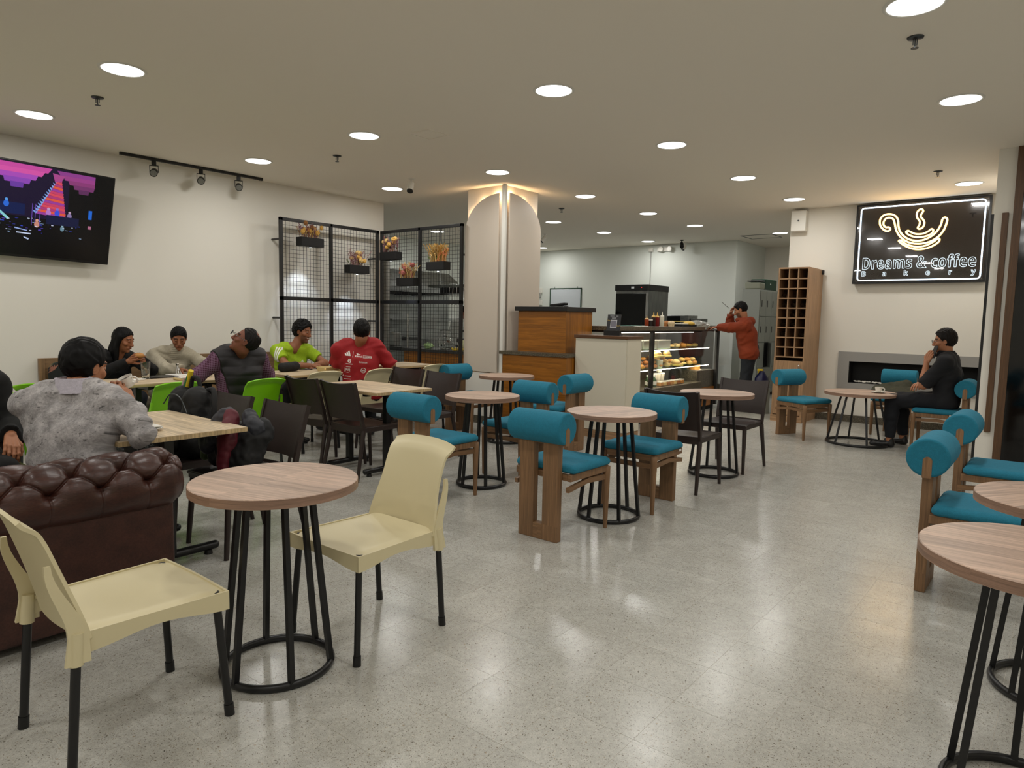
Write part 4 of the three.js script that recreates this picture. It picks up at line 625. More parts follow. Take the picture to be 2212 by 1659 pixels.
// ---------------------------------------------------------------- orange cabinet, cream cabinet
{
  const t = thing('orange_counter', 'low orange wood counter with a speckled granite top beside the column', 'counter');
  part('front_panel', uvm(bmm(-5.555, -4.575, 0.08, 0.93, -6.668, -6.65), 'x'), M.orange, t); part('body', uvm(bmm(-5.555, -4.575, 0.08, 0.93, -7.4, -6.668), 'x', 1), M.orange, t); part('toe_kick', bmm(-5.56, -4.58, 0, 0.08, -7.38, -6.69), M.dark, t);
  part('granite_top', W([bmm(-5.6, -4.56, 0.93, 0.97, -6.648, -6.63), bmm(-5.556, -4.56, 0.93, 0.97, -7.4, -6.648)], 'x'), M.granite, t);
  const u = thing('orange_cabinet', 'orange wood cabinet with a black top standing on the granite counter', 'cabinet', [0, 0.97, 0]);
  part('body', uvm(bmm(-5.43, -4.7, 0.002, 0.505, -7.38, -6.8), 'x', 0.4), M.orange, u); part('black_top', rbox(0.8, 0.055, 0.65, 0.005, -5.065, 0.5325, -7.09), M.blackSatin, u);
  const p = thing('card_terminal', 'dark flat telephone lying on the black cabinet top', 'telephone', [-4.95, 1.53, -7.0]); const g = rbox(0.22, 0.03, 0.09, 0.012, 0, 0.02, 0, 4), q = g.attributes.position; for (let i = 0; i < q.count; i++) q.setY(i, q.getY(i) + 0.02 * Math.pow((q.getX(i) + 0.11) / 0.22, 2)); g.computeVertexNormals(); part('handset', g, M.blackMatte, p); part('base', rbox(0.2, 0.014, 0.1, 0.004, 0.01, 0.007, 0), M.blackMatte, p);
  const c = thing('cream_cabinet', 'tall plain cream cabinet with a wooden cap in the middle of the room', 'cabinet');
  part('front_panel', rbox(0.69, 1.07, 0.016, 0.003, -4.206, 0.63, -6.808), M.creamPanel, c); part('body', bmm(-4.548, -3.864, 0.09, 1.165, -7.125, -6.816), M.creamPanel, c); part('side_panel', rbox(0.016, 1.07, 0.32, 0.003, -3.862, 0.63, -6.97), M.creamPanel, c);
  part('plinth', uvm(bmm(-4.55, -3.856, 0, 0.09, -7.125, -6.8), 'x'), M.rackWood, c); part('wood_cap', uvm(rbox(0.725, 0.036, 0.37, 0.005, -4.206, 1.184, -6.97), 'x'), M.walnut, c);
  // leaning payment card stand (the code itself left out)
  const stTex = canvasTex(256, 384, (k) => { k.fillStyle = '#17181c'; k.fillRect(0, 0, 256, 384); k.fillStyle = '#b9b9bd'; k.fillRect(48, 26, 80, 7); k.fillRect(158, 26, 48, 7); k.fillRect(80, 56, 90, 5); k.fillRect(84, 70, 80, 7); k.fillStyle = '#c4c3c8'; k.fillRect(66, 100, 124, 148); k.fillStyle = '#6f6c76'; k.fillRect(76, 112, 104, 124); k.strokeStyle = '#b99a3c'; k.lineWidth = 7; k.beginPath(); k.moveTo(0, 106); k.quadraticCurveTo(40, 104, 66, 124); k.moveTo(190, 206); k.quadraticCurveTo(220, 216, 256, 204); k.stroke(); k.fillStyle = '#a9a9ad'; k.fillRect(30, 292, 190, 16); k.fillStyle = '#4a4a50'; k.fillRect(40, 336, 40, 8); k.fillRect(100, 336, 40, 8); k.fillRect(160, 336, 50, 8); });
  const s = thing('counter_card', 'black leaning payment card stand on the cream cabinet', 'sign', [-4.14, 1.202, -6.95], 0.12); const pl = part('panel', rbox(0.17, 0.25, 0.008, 0.002, 0, 0.125, 0), M.blackSatin, s); pl.rotation.x = -0.2; const fa = part('print', new THREE.PlaneGeometry(0.166, 0.246).translate(0, 0.125, 0.0052), std(0xffffff, 0.5, { map: stTex }), s); fa.rotation.x = -0.2; part('holder', [rbox(0.2, 0.06, 0.014, 0.003, -0.005, 0.03, 0.012), rbox(0.2, 0.008, 0.09, 0.003, -0.005, 0.004, -0.035)], M.blackSatin, s);
}
// ---------------------------------------------------------------- pastry display case (front faces +x)
const ledWhite = emit([1, 0.93, 0.74], 7);
{
  const t = thing('pastry_case', 'glass pastry display case with lit shelves and a granite top', 'display case');
  const xf = -4.335, xb = -5.1, zs = -7.42, zn = -9.9, ze = -10.58;
  part('base_panel', uvm(bmm(xb, xf - 0.03, 0.07, 0.36, ze, zs), 'z'), M.orange, t); part('toe_kick', bmm(xb, xf - 0.06, 0, 0.07, ze, zs), M.dark, t);
  part('granite_ledge', uvm(rbox(xf - xb + 0.03, 0.11, zs - zn, 0.006, (xf + xb) / 2 + 0.015, 0.415, (zs + zn) / 2), 'z'), M.granite, t);
  part('granite_step', uvm(bmm(xb, xf - 0.05, 0.36, 0.63, ze, zn), 'z'), M.granite, t);
  part('granite_top', uvm(rbox(xf - xb + 0.06, 0.055, zs - zn + 0.06, 0.006, (xf + xb) / 2 + 0.01, 1.278, (zs + zn) / 2), 'z'), M.granite, t);
  part('top_rail', [bmm(xb, xf + 0.005, 1.228, 1.25, zn, zs), bmm(xb, xf, 1.245, 1.262, ze - 0.5, zn - 0.03)], M.black, t);
  for (const [x, z, y0, y1] of [[xf - 0.012, -8.33, 0.47, 1.23], [xf - 0.02, ze + 0.03, 0.07, 1.25], [xf - 0.012, zs - 0.02, 0.47, 1.23], [xb + 0.02, zn, 0.47, 1.23]]) part('post', bmm(x - 0.025, x + 0.025, y0, y1, z - 0.03, z + 0.03), M.black, t);
  for (const [a, b, y0, y1] of [[zs - 0.05, -8.3, 0.472, 1.228], [-8.36, zn + 0.005, 0.472, 1.228], [zn - 0.005, ze + 0.06, 0.632, 1.245]]) part('glass_pane', box(0.006, y1 - y0, a - b, xf - 0.006, (y0 + y1) / 2, (a + b) / 2), M.glass, t);
  part('glass_pane', box(0.5, 0.6, 0.006, xb + 0.5, 0.94, ze - 0.02), M.glass, t); part('glass_pane', box(0.006, 0.56, 0.5, xf - 0.04, 0.96, ze - 0.28), M.glass, t);
  part('back_panel', bmm(xb, xb + 0.012, 0.47, 1.228, zn, zs), M.steel, t);
  for (const y of [0.985, 0.715]) { part('glass_shelf', rbox(0.56, 0.008, zs - ze - 0.12, 0.002, xf - 0.36, y, (zs + ze) / 2), phy(0xcfe6dc, 0.03, { transmission: 1, thickness: 0.0 }), t); }
  for (const [y, a, b] of [[1.222, -7.5, -9.8], [0.972, -7.5, -10.4], [0.702, -7.5, -10.4]]) { part('led_bar', rbox(0.014, 0.01, a - b, 0.003, xf - 0.09, y, (a + b) / 2), ledWhite, t); areaLight(0.014, a - b, [1, 0.9, 0.68], 30, [xf - 0.1, y - 0.007, (a + b) / 2], [xf - 0.22, y - 1, (a + b) / 2]).rotation.set(-Math.PI / 2, 0, 0); }
  // ---- goods
  const crust = [std(0xc98a3c, 0.6), std(0xb06a2a, 0.6), std(0xdcae5c, 0.6), std(0xe4c27a, 0.6), std(0x8a5428, 0.65)], paperY = std(0xd8c46a, 0.6), red = std(0xc01820, 0.35), cupM = std(0xe9e2cc, 0.5), tubM = phy(0xf2efe6, 0.25, { transmission: 0.5, thickness: 0 });
  const loafG = (l, h, w, ridges) => { const g = new THREE.SphereGeometry(1, 22, 16), p = g.attributes.position; for (let i = 0; i < p.count; i++) { let x = p.getX(i), y = p.getY(i), z = p.getZ(i); const rd = ridges ? 1 + 0.09 * Math.cos(z * ridges * 3.14) : 1; p.setXYZ(i, x * w * rd, (y > 0 ? y * rd : y * 0.55) * h, Math.sign(z) * Math.pow(Math.abs(z), 0.8) * l); } g.computeVertexNormals(); return g; };
  const kinds = [['croissant', loafG(0.075, 0.034, 0.036, 5)], ['bread_roll', loafG(0.05, 0.034, 0.045, 0)], ['pastry_bar', loafG(0.08, 0.026, 0.032, 2)], ['filled_bun', loafG(0.055, 0.04, 0.05, 3)]];
  const rowName = ['nearest the black post', 'second from the black post', 'third from the black post', 'fourth along', 'fifth along', 'sixth along', 'seventh along', 'eighth along', 'ninth along', 'tenth along'];
  let n = 0;
  const put = (lev, levName, z, x, y, k, c) => { const [nm, g] = kinds[k]; one(nm, g, crust[c], ['golden', 'browned', 'pale', 'buttery', 'dark'][c] + ' ' + nm.replace('_', ' ') + ' ' + levName, 'pastry', 'baked goods in the display case', [x, y, z], rr(-0.5, 0.5)); n++; };
  for (let i = 0; i < 10; i++) { put(1, 'on the top shelf, ' + rowName[i], -9.3 - (i % 5) * 0.2, xf - 0.2 - 0.13 * (i > 4), 1.015 + (i > 4 ? 0.0 : 0), [2, 0, 3][i % 3], [2, 3, 0][i % 3]); }
  for (let i = 0; i < 12; i++) for (let l = 0; l < 3; l++) { if (i > 6 && l > 1) continue; put(2, 'on the middle shelf, ' + (l ? (l > 1 ? 'top layer ' : 'second layer ') : 'lowest layer ') + rowName[i % 10] + (i > 9 ? ' far end' : ''), -7.95 - i * 0.19, xf - 0.16 - 0.04 * l, 0.745 + l * 0.052, [1, 2, 3, 0][(i + l) % 4], i < 5 ? [4, 1, 0][(i + l) % 3] : [3, 2, 0][(i + l) % 3]); }
  for (let i = 0; i < 3; i++) { const b = thing('cake_box', 'clear plastic cake box on the top shelf, ' + ['nearest the cream cabinet', 'second one by the black post', 'third one with a dark cake'][i], 'box', [xf - 0.22, 0.99, -8.05 - i * 0.42], 0, 'cake boxes in the display case'); part('cake', rbox(0.2, 0.07, 0.33, 0.02, 0, 0.042, 0, 3), [std(0xd6b98a, 0.7), std(0xe6dcc2, 0.7), std(0x4a3020, 0.7)][i], b); part('tub', rbox(0.23, 0.11, 0.38, 0.01, 0, 0.056, 0), tubM, b); part('lid', rbox(0.24, 0.012, 0.39, 0.005, 0, 0.118, 0), M.paper, b); }
  for (let i = 0; i < 3; i++) { const b = thing('wrapped_sandwich', 'sandwich in yellow paper on the middle shelf, ' + ['closest to the black post', 'middle one', 'largest one in a pale tray'][i], 'sandwich', [xf - 0.14 + i * 0.01, 0.76 + (i === 2 ? 0.0 : 0.14), -8.72 - i * 0.28], 0.5 * i, 'wrapped sandwiches'); part('bread', loafG(0.1, 0.045, 0.06, 0), crust[3], b).position.y = 0.02; part('wrapper', rbox(0.15, 0.03, 0.22, 0.01, 0, -0.012, 0), paperY, b); }
  // bottom level
  const bottle = (x, z, y, body, cap, label, lab) => { const b = thing('juice_bottle', label, 'bottle', [x, y, z], 0, 'bottles in the display case'); part('bottle_body', lathe([[0, 0], [0.032, 0], [0.033, 0.01], [0.033, 0.085], [0.014, 0.125], [0.014, 0.14], [0, 0.14]], 16), body, b); part('cap', cyl(0.017, 0.017, 0.022, 0, 0.138, 0, 14), cap, b); if (lab) part('label_band', new THREE.CylinderGeometry(0.0336, 0.0336, 0.05, 16, 1, true).translate(0, 0.05, 0), lab, b); };
  const ord = ['first', 'second', 'third', 'fourth', 'fifth', 'sixth', 'seventh', 'eighth'];
  for (let i = 0; i < 5; i++) bottle(xf - 0.16, -7.72 - i * 0.082, 0.6, M.ceramic, red, 'white bottle with a red cap, ' + ord[i] + ' of the upper row in the display case', red);
  part('riser_shelf', rbox(0.12, 0.01, 0.6, 0.002, xf - 0.17, 0.593, -7.9), M.steel, t); part('riser_front', rbox(0.1, 0.118, 0.02, 0.002, xf - 0.17, 0.529, -7.63), M.steel, t);
  for (let i = 0; i < 5; i++) { const c = thing('soda_can', (i % 2 ? 'red' : 'silver') + ' drink can, ' + ord[i] + ' along the bottom of the case', 'can', [xf - 0.075, 0.47, -7.76 - i * 0.085], 0, 'cans in the display case'); part('can_body', lathe([[0, 0], [0.026, 0], [0.031, 0.006], [0.031, 0.105], [0.027, 0.115], [0, 0.114]], 18), i % 2 ? red : M.steel, c); part('can_top', cyl(0.026, 0.026, 0.002, 0, 0.114, 0, 16), M.chrome, c); }
  for (let i = 0; i < 3; i++) bottle(xf - 0.1 - (i % 2) * 0.07, -8.46 - i * 0.075, 0.47, phy(0x184a20, 0.15), std(0xd8d8d0, 0.4), 'dark green bottle, ' + ord[i] + ' right of the black post', M.paper);
  for (let i = 0; i < 4; i++) { const c = thing('paper_cup', 'tall cream paper cup with lid, ' + ord[i] + ' right of the green bottles', 'cup', [xf - 0.17, i < 3 ? 0.47 : 0.655, -8.72 - (i < 3 ? i : 1.4) * 0.115], 0, 'cups in the display case'); part('cup_body', lathe([[0, 0], [0.036, 0], [0.048, 0.16], [0.046, 0.16], [0, 0.155]], 22), cupM, c); part('lid', cyl(0.05, 0.047, 0.014, 0, 0.16, 0, 22), M.paper, c); }
  for (let i = 0; i < 7; i++) { const c = thing('dessert_tub', 'small clear dessert tub with caramel filling, ' + ord[i] + ' along the front ledge', 'tub', [xf - 0.07, 0.47, -8.72 - i * 0.11], 0, 'dessert tubs'); part('filling', rbox(0.075, 0.05, 0.085, 0.012, 0, 0.026, 0), [crust[0], crust[3], crust[1]][i % 3], c); part('lid', rbox(0.082, 0.014, 0.092, 0.004, 0, 0.06, 0), tubM, c); }
  const pl = thing('layer_cake', 'small layered cake under a glass dome at the far end of the case', 'cake', [xf - 0.2, 0.63, -10.1]); part('cake', lathe([[0, 0], [0.1, 0], [0.1, 0.04], [0.09, 0.045], [0.1, 0.05], [0.1, 0.09], [0, 0.095]], 28), crust[0], pl); part('plate', cyl(0.1, 0.13, 0.008, 0, -0.0, 0, 28), M.ceramic, pl); part('knob', sph(0.024, 0, 0.13, 0), M.ceramic, pl);
}
// things on the granite top of the case
{
  const Y = 1.3055, xk = -4.56;
  const sq = (z, h, r, body, fill, label) => { const b = thing('squeeze_bottle', label, 'bottle', [xk, Y, z], 0, 'sauce bottles'); part('bottle_body', lathe([[0, 0], [r, 0], [r, h * 0.62], [r * 0.98, h * 0.66], [0, h * 0.66]], 18), fill, b); part('shoulder', lathe([[r, h * 0.62], [r * 0.95, h * 0.72], [r * 0.5, h * 0.75], [0, h * 0.75]], 18), body, b); part('nozzle', [cyl(r * 0.35, 0.003, h * 0.27, 0, h * 0.74, 0, 12)], body, b); };
  sq(-8.56, 0.15, 0.028, std(0xd8b070, 0.4), std(0x9a3a12, 0.35), 'small orange sauce bottle at the left end of the counter top');
  sq(-8.76, 0.2, 0.03, std(0xd9b25c, 0.4), std(0x2a120c, 0.35), 'dark brown sauce bottle with a yellow shoulder'); sq(-8.87, 0.2, 0.03, std(0xd9b25c, 0.4), std(0x7a1210, 0.35), 'red sauce bottle with a yellow shoulder'); sq(-9.02, 0.21, 0.03, std(0xe6e2d2, 0.4), std(0xe4dfc8, 0.35), 'white squeeze bottle on the counter top');
  const j = thing('dark_jar', 'dark jar with a pale lid behind the small sauce bottle', 'jar', [xk, Y, -8.66]); part('jar_body', cyl(0.035, 0.035, 0.08, 0, 0, 0, 18), std(0x1a0e0c, 0.3), j); part('lid', cyl(0.037, 0.037, 0.02, 0, 0.08, 0, 18), M.ceramic, j);
  const m = thing('muffin_pack', 'pack of muffins in clear wrap right of the white bottle', 'muffins', [xk, Y, -9.24]); for (let k = 0; k < 4; k++) part('muffin', [cyl(0.028, 0.034, 0.04, 0, 0, 0, 14), sph(0.036, 0, 0.045, 0, 14, 10)], std([0xb97a44, 0xe0c9a0][k % 2], 0.7), m).position.set((k % 2) * 0.07 - 0.03, 0, (k > 1 ? 0.07 : 0) - 0.03);
  const r = thing('bread_tray', 'dark tray with bread and yellow paper on the counter top', 'tray', [xk, Y, -9.62]); part('tray', rbox(0.3, 0.03, 0.52, 0.008, 0, 0.015, 0), M.blackMatte, r); part('cloth', rbox(0.28, 0.012, 0.48, 0.005, 0, 0.04, 0), M.paper, r); part('bread', new THREE.SphereGeometry(1, 20, 14).scale(0.08, 0.035, 0.12).translate(0.1, 0.045, -0.08), std(0xd8b24e, 0.7), r); part('paper', rbox(0.1, 0.01, 0.3, 0.003, -0.05, 0.075, -0.1), std(0xd8c46a, 0.6), r);
  const g = thing('papers', 'loose papers with a green edge on the left of the counter top', 'papers', [xk + 0.06, Y, -8.1]); part('sheet', rbox(0.24, 0.006, 0.36, 0.001, 0, 0.003, 0), M.paper, g); part('folder', rbox(0.24, 0.004, 0.3, 0.001, -0.02, 0.008, 0.12), std(0x5a8a7c, 0.6), g);
  const bg = thing('plastic_bag', 'clear crumpled plastic bag on the counter before the man in orange', 'bag', [-4.62, 1.264, -10.35]); const s = new THREE.IcosahedronGeometry(1, 4), p = s.attributes.position; for (let i = 0; i < p.count; i++) { const a = V(p.getX(i), p.getY(i), p.getZ(i)), k = 1 + 0.25 * noise.noise(a.x * 3, a.y * 3, a.z * 3); p.setXYZ(i, a.x * 0.16 * k, Math.max(-0.055, a.y * 0.08 * k) + 0.056, a.z * 0.3 * k); } s.computeVertexNormals(); part('film', s, phy(0xf0efe8, 0.2, { transmission: 0.75, thickness: 0 }), bg); part('receipt', rbox(0.1, 0.004, 0.06, 0.001, 0.1, 0.05, 0), M.paper, bg);
}
// ---------------------------------------------------------------- behind the counter
{
  const f = thing('tall_oven', 'tall black-fronted steel refrigerator behind the pastry counter', 'refrigerator'); const x0 = -6.56, x1 = -5.9, z = -11.1;
  part('body', bmm(x0, x1, 0.05, 1.93, z - 0.78, z), M.steel, f); part('door_glass', rbox(0.62, 1.78, 0.03, 0.006, (x0 + x1) / 2 - 0.01, 0.98, z + 0.016), M.blackGlass, f); part('door_edge', bmm(x1 - 0.03, x1 - 0.012, 0.1, 1.88, z, z + 0.03), M.chrome, f); part('control_panel', rbox(0.68, 0.11, 0.82, 0.008, (x0 + x1) / 2, 1.975, z - 0.375), M.blackSatin, f); part('display', box(0.06, 0.035, 0.003, -6.2, 1.975, z + 0.036), std(0xd8dce0, 0.4), f); part('indicator', box(0.014, 0.012, 0.003, -6.02, 1.975, z + 0.036), emit([1, 0.05, 0.05], 1.2), f);
  const m = thing('steel_microwave', 'steel box oven with a black front on the back counter', 'oven', [-6.05, 1.31, -12.7]); part('body', rbox(0.6, 0.19, 0.4, 0.006, 0, 0.095, 0), M.steel, m); part('front', rbox(0.4, 0.15, 0.012, 0.003, -0.08, 0.1, 0.203), M.blackGlass, m); part('control_box', rbox(0.22, 0.13, 0.3, 0.005, 0.42, 0.065, 0), M.steel, m);
  const c = thing('back_counter', 'steel work counter along the far wall behind the pastry case', 'counter'); part('counter_top', bmm(-7.4, -5.45, 1.27, 1.31, -13.1, -12.4), M.steel, c); part('counter_body', bmm(-7.38, -5.47, 0, 1.27, -13.08, -12.45), M.steelDark, c);
  const w = thing('whiteboard', 'small whiteboard with a dark green frame on the far wall', 'whiteboard', [-9.53, 1.87, -13.75]); part('board', box(0.88, 0.48, 0.012, 0, 0, 0.008), std(0xd4dae0, 0.3), w); part('frame', [box(0.92, 0.02, 0.024, 0, 0.25, 0.012), box(0.92, 0.02, 0.024, 0, -0.25, 0.012), box(0.02, 0.52, 0.024, 0.45, 0, 0.012), box(0.02, 0.52, 0.024, -0.45, 0, 0.012)], std(0x123a26, 0.5), w); part('hanger', [rod([-0.32, 0.26, 0.01], [-0.32, 0.3, 0.004], 0.004), rod([0.34, 0.26, 0.01], [0.34, 0.3, 0.004], 0.004)], M.steelDark, w);
  const s = thing('wall_sockets', 'white socket boxes and cables on the far wall beside the column', 'sockets', [-10.28, 1.9, -13.75]); part('socket_box', rbox(0.12, 0.12, 0.05, 0.006, 0, 0.18, 0.026), M.white, s); part('socket_box', rbox(0.12, 0.12, 0.05, 0.006, 0, -0.12, 0.026), M.white, s); part('cable', tube([[0, 0.12, 0.05], [0.05, 0.02, 0.06], [-0.03, -0.05, 0.06], [0.02, -0.3, 0.04]], 0.012, 20, 6), M.fireGrey, s);
  const b = thing('spray_bottle', 'blue cleaning bottle with a yellow trigger behind the brown chair', 'bottle', [-3.62, 0, -10.55]); part('stand', [cyl(0.13, 0.13, 0.38, 0, 0, 0, 20)], M.locker, b); part('bottle_body', lathe([[0, 0], [0.1, 0], [0.105, 0.02], [0.1, 0.16], [0.04, 0.25], [0.03, 0.27], [0, 0.27]], 20).translate(0, 0.38, 0), std(0x0c1240, 0.35), b); part('trigger', [rbox(0.08, 0.035, 0.03, 0.008, -0.03, 0.66, 0), rod([-0.05, 0.655, 0], [-0.06, 0.58, 0], 0.008), rod([0, 0.64, 0], [0, 0.66, 0], 0.02)], std(0xe0c010, 0.4), b); part('label_band', rbox(0.06, 0.08, 0.004, 0.001, -0.02, 0.45, 0.102), std(0xb03050, 0.5), b);
}
// ---------------------------------------------------------------- kitchen behind the wire screen
{
  const k = thing('kitchen_counter', 'orange kitchen counter with a grey top behind the wire screen', 'counter'); const z = -7.2;
  part('front_panel', uvm(bmm(-8.02, -6.3, 0.06, 0.85, z - 0.02, z), 'x'), M.orange, k); part('counter_body', bmm(-8.02, -6.3, 0, 0.85, z - 0.6, z - 0.02), M.steelDark, k); part('counter_top', uvm(bmm(-8.05, -6.28, 0.85, 0.89, z - 0.64, z + 0.03), 'x'), std(0x6c7074, 0.3, { map: granite }), k);
  part('glass_guard', bmm(-8.0, -6.3, 0.89, 1.42, z - 0.05, z - 0.044), M.glass, k); part('guard_post', rod([-8.0, 0.89, z - 0.06], [-8.0, 1.42, z - 0.06], 0.014), M.chrome, k);
  const st = thing('black_stove', 'steel stove with a black hob behind the red shirt', 'stove'); part('body', bmm(-8.75, -8.08, 0, 0.84, z - 0.66, z - 0.05), M.steel, st); part('hob', rbox(0.7, 0.06, 0.66, 0.01, -8.415, 0.87, z - 0.35), M.blackSatin, st);
  const p = thing('steel_pot', 'steel cooking pot on the black hob', 'pot', [-8.55, 0.9, z - 0.28]); part('pot_body', lathe([[0, 0], [0.1, 0], [0.105, 0.008], [0.105, 0.2], [0.108, 0.205], [0.102, 0.205], [0, 0.2]], 28), M.steel, p); part('lid', lathe([[0.106, 0.206], [0.05, 0.222], [0.012, 0.225], [0.01, 0.25], [0, 0.252]], 28), M.steel, p);
  const v = thing('glass_jar', 'round glass jar of water on the kitchen counter', 'jar', [-7.31, 0.89, z - 0.2]); part('jar_body', lathe([[0, 0.002], [0.07, 0.002], [0.11, 0.05], [0.125, 0.11], [0.1, 0.18], [0.07, 0.205], [0.072, 0.27], [0.085, 0.285], [0.082, 0.287], [0.068, 0.272], [0.066, 0.203], [0.096, 0.176], [0.121, 0.11], [0.106, 0.053], [0.068, 0.008], [0, 0.008]], 32), M.glassSolid, v); part('water', lathe([[0, 0.01], [0.066, 0.01], [0.104, 0.055], [0.117, 0.1], [0, 0.1]], 28), M.water, v);
  const melon = new THREE.SphereGeometry(0.085, 24, 18).scale(1, 0.92, 1); one('melon', melon, std(0xb9b98a, 0.7), 'pale green melon on the kitchen counter', 'fruit', null, [-6.93, 0.968, z - 0.2]);
  for (let i = 0; i < 3; i++) one('banana', tube([[-0.07, 0, 0], [-0.03, -0.015, 0.01], [0.03, -0.015, 0.01], [0.07, 0.005, 0]], 0.016, 12, 8), std(0xd8b82c, 0.55), 'yellow banana lying in front of the melon, ' + ['nearest', 'middle', 'farthest'][i] + ' of three', 'fruit', 'bananas', [-6.97 + i * 0.03, 0.922, z - 0.06 - i * 0.034]);
  one('lettuce', (() => { const g = new THREE.IcosahedronGeometry(0.06, 3), q = g.attributes.position; for (let i = 0; i < q.count; i++) { const a = V(q.getX(i), q.getY(i), q.getZ(i)).multiplyScalar(1 + 0.3 * noise.noise(q.getX(i) * 40, q.getY(i) * 40, q.getZ(i) * 40)); q.setXYZ(i, a.x * 1.5, a.y * 0.8, a.z); } g.computeVertexNormals(); return g; })(), std(0x9ab87a, 0.7), 'pale cut lettuce beside the glass jar', 'vegetable', null, [-7.62, 0.935, z - 0.15]);
  const h = thing('extractor_hood', 'large steel extractor hood in the kitchen', 'hood'); part('hood_shell', extrude(shapeOf([[-10.98, 1.85], [-9.9, 1.85], [-9.9, 1.95], [-10.4, 2.3], [-10.98, 2.3]]), 2.6).translate(0, 0, -10.6), M.steel, h); part('filter_panel', bmm(-10.9, -9.98, 1.835, 1.849, -10.5, -8.1), M.black, h); for (let i = 1; i < 5; i++) part('filter_bar', bmm(-10.9, -9.98, 1.82, 1.836, -10.5 + i * 0.48 - 0.015, -10.5 + i * 0.48 + 0.015), M.steelDark, h);
  const r = thing('kitchen_range', 'steel range and worktop along the kitchen wall under the hood', 'range'); part('body', bmm(-10.98, -10.2, 0, 0.9, -11.2, -7.3), M.steel, r); part('splashback', bmm(-10.995, -10.98, 0.9, 1.84, -11.2, -7.3), M.steel, r); part('shelf', bmm(-10.98, -10.6, 1.3, 1.33, -11.2, -9.2), M.steel, r); part('cooktop', bmm(-10.9, -10.25, 0.9, 0.96, -9.6, -8.4), M.blackSatin, r);
  const rk = thing('dish_rack', 'steel wall rack with hanging ladles at the right of the kitchen', 'rack', [-8.75, 1.95, -9.2]); part('shelf', [rbox(1.3, 0.05, 0.35, 0.006, 0, 0, 0)], M.steel, rk); part('back', rbox(1.3, 0.14, 0.02, 0.004, 0, -0.06, -0.16), M.blackSatin, rk); for (let i = 0; i < 5; i++) part('ladle', [tube([[0, -0.02, 0], [0.0, -0.18, 0.01], [0.01, -0.3, 0.02]], 0.007, 10, 6), sph(0.03, 0.01, -0.32, 0.03, 12, 8)], M.chrome, rk).position.set(-0.1 + i * 0.09, 0, 0.15); for (const q of [-0.6, 0.6]) part('hanger_rod', rod([q, 0.02, -0.1], [q, CEIL - 1.95, -0.1], 0.01), M.steel, rk);
}

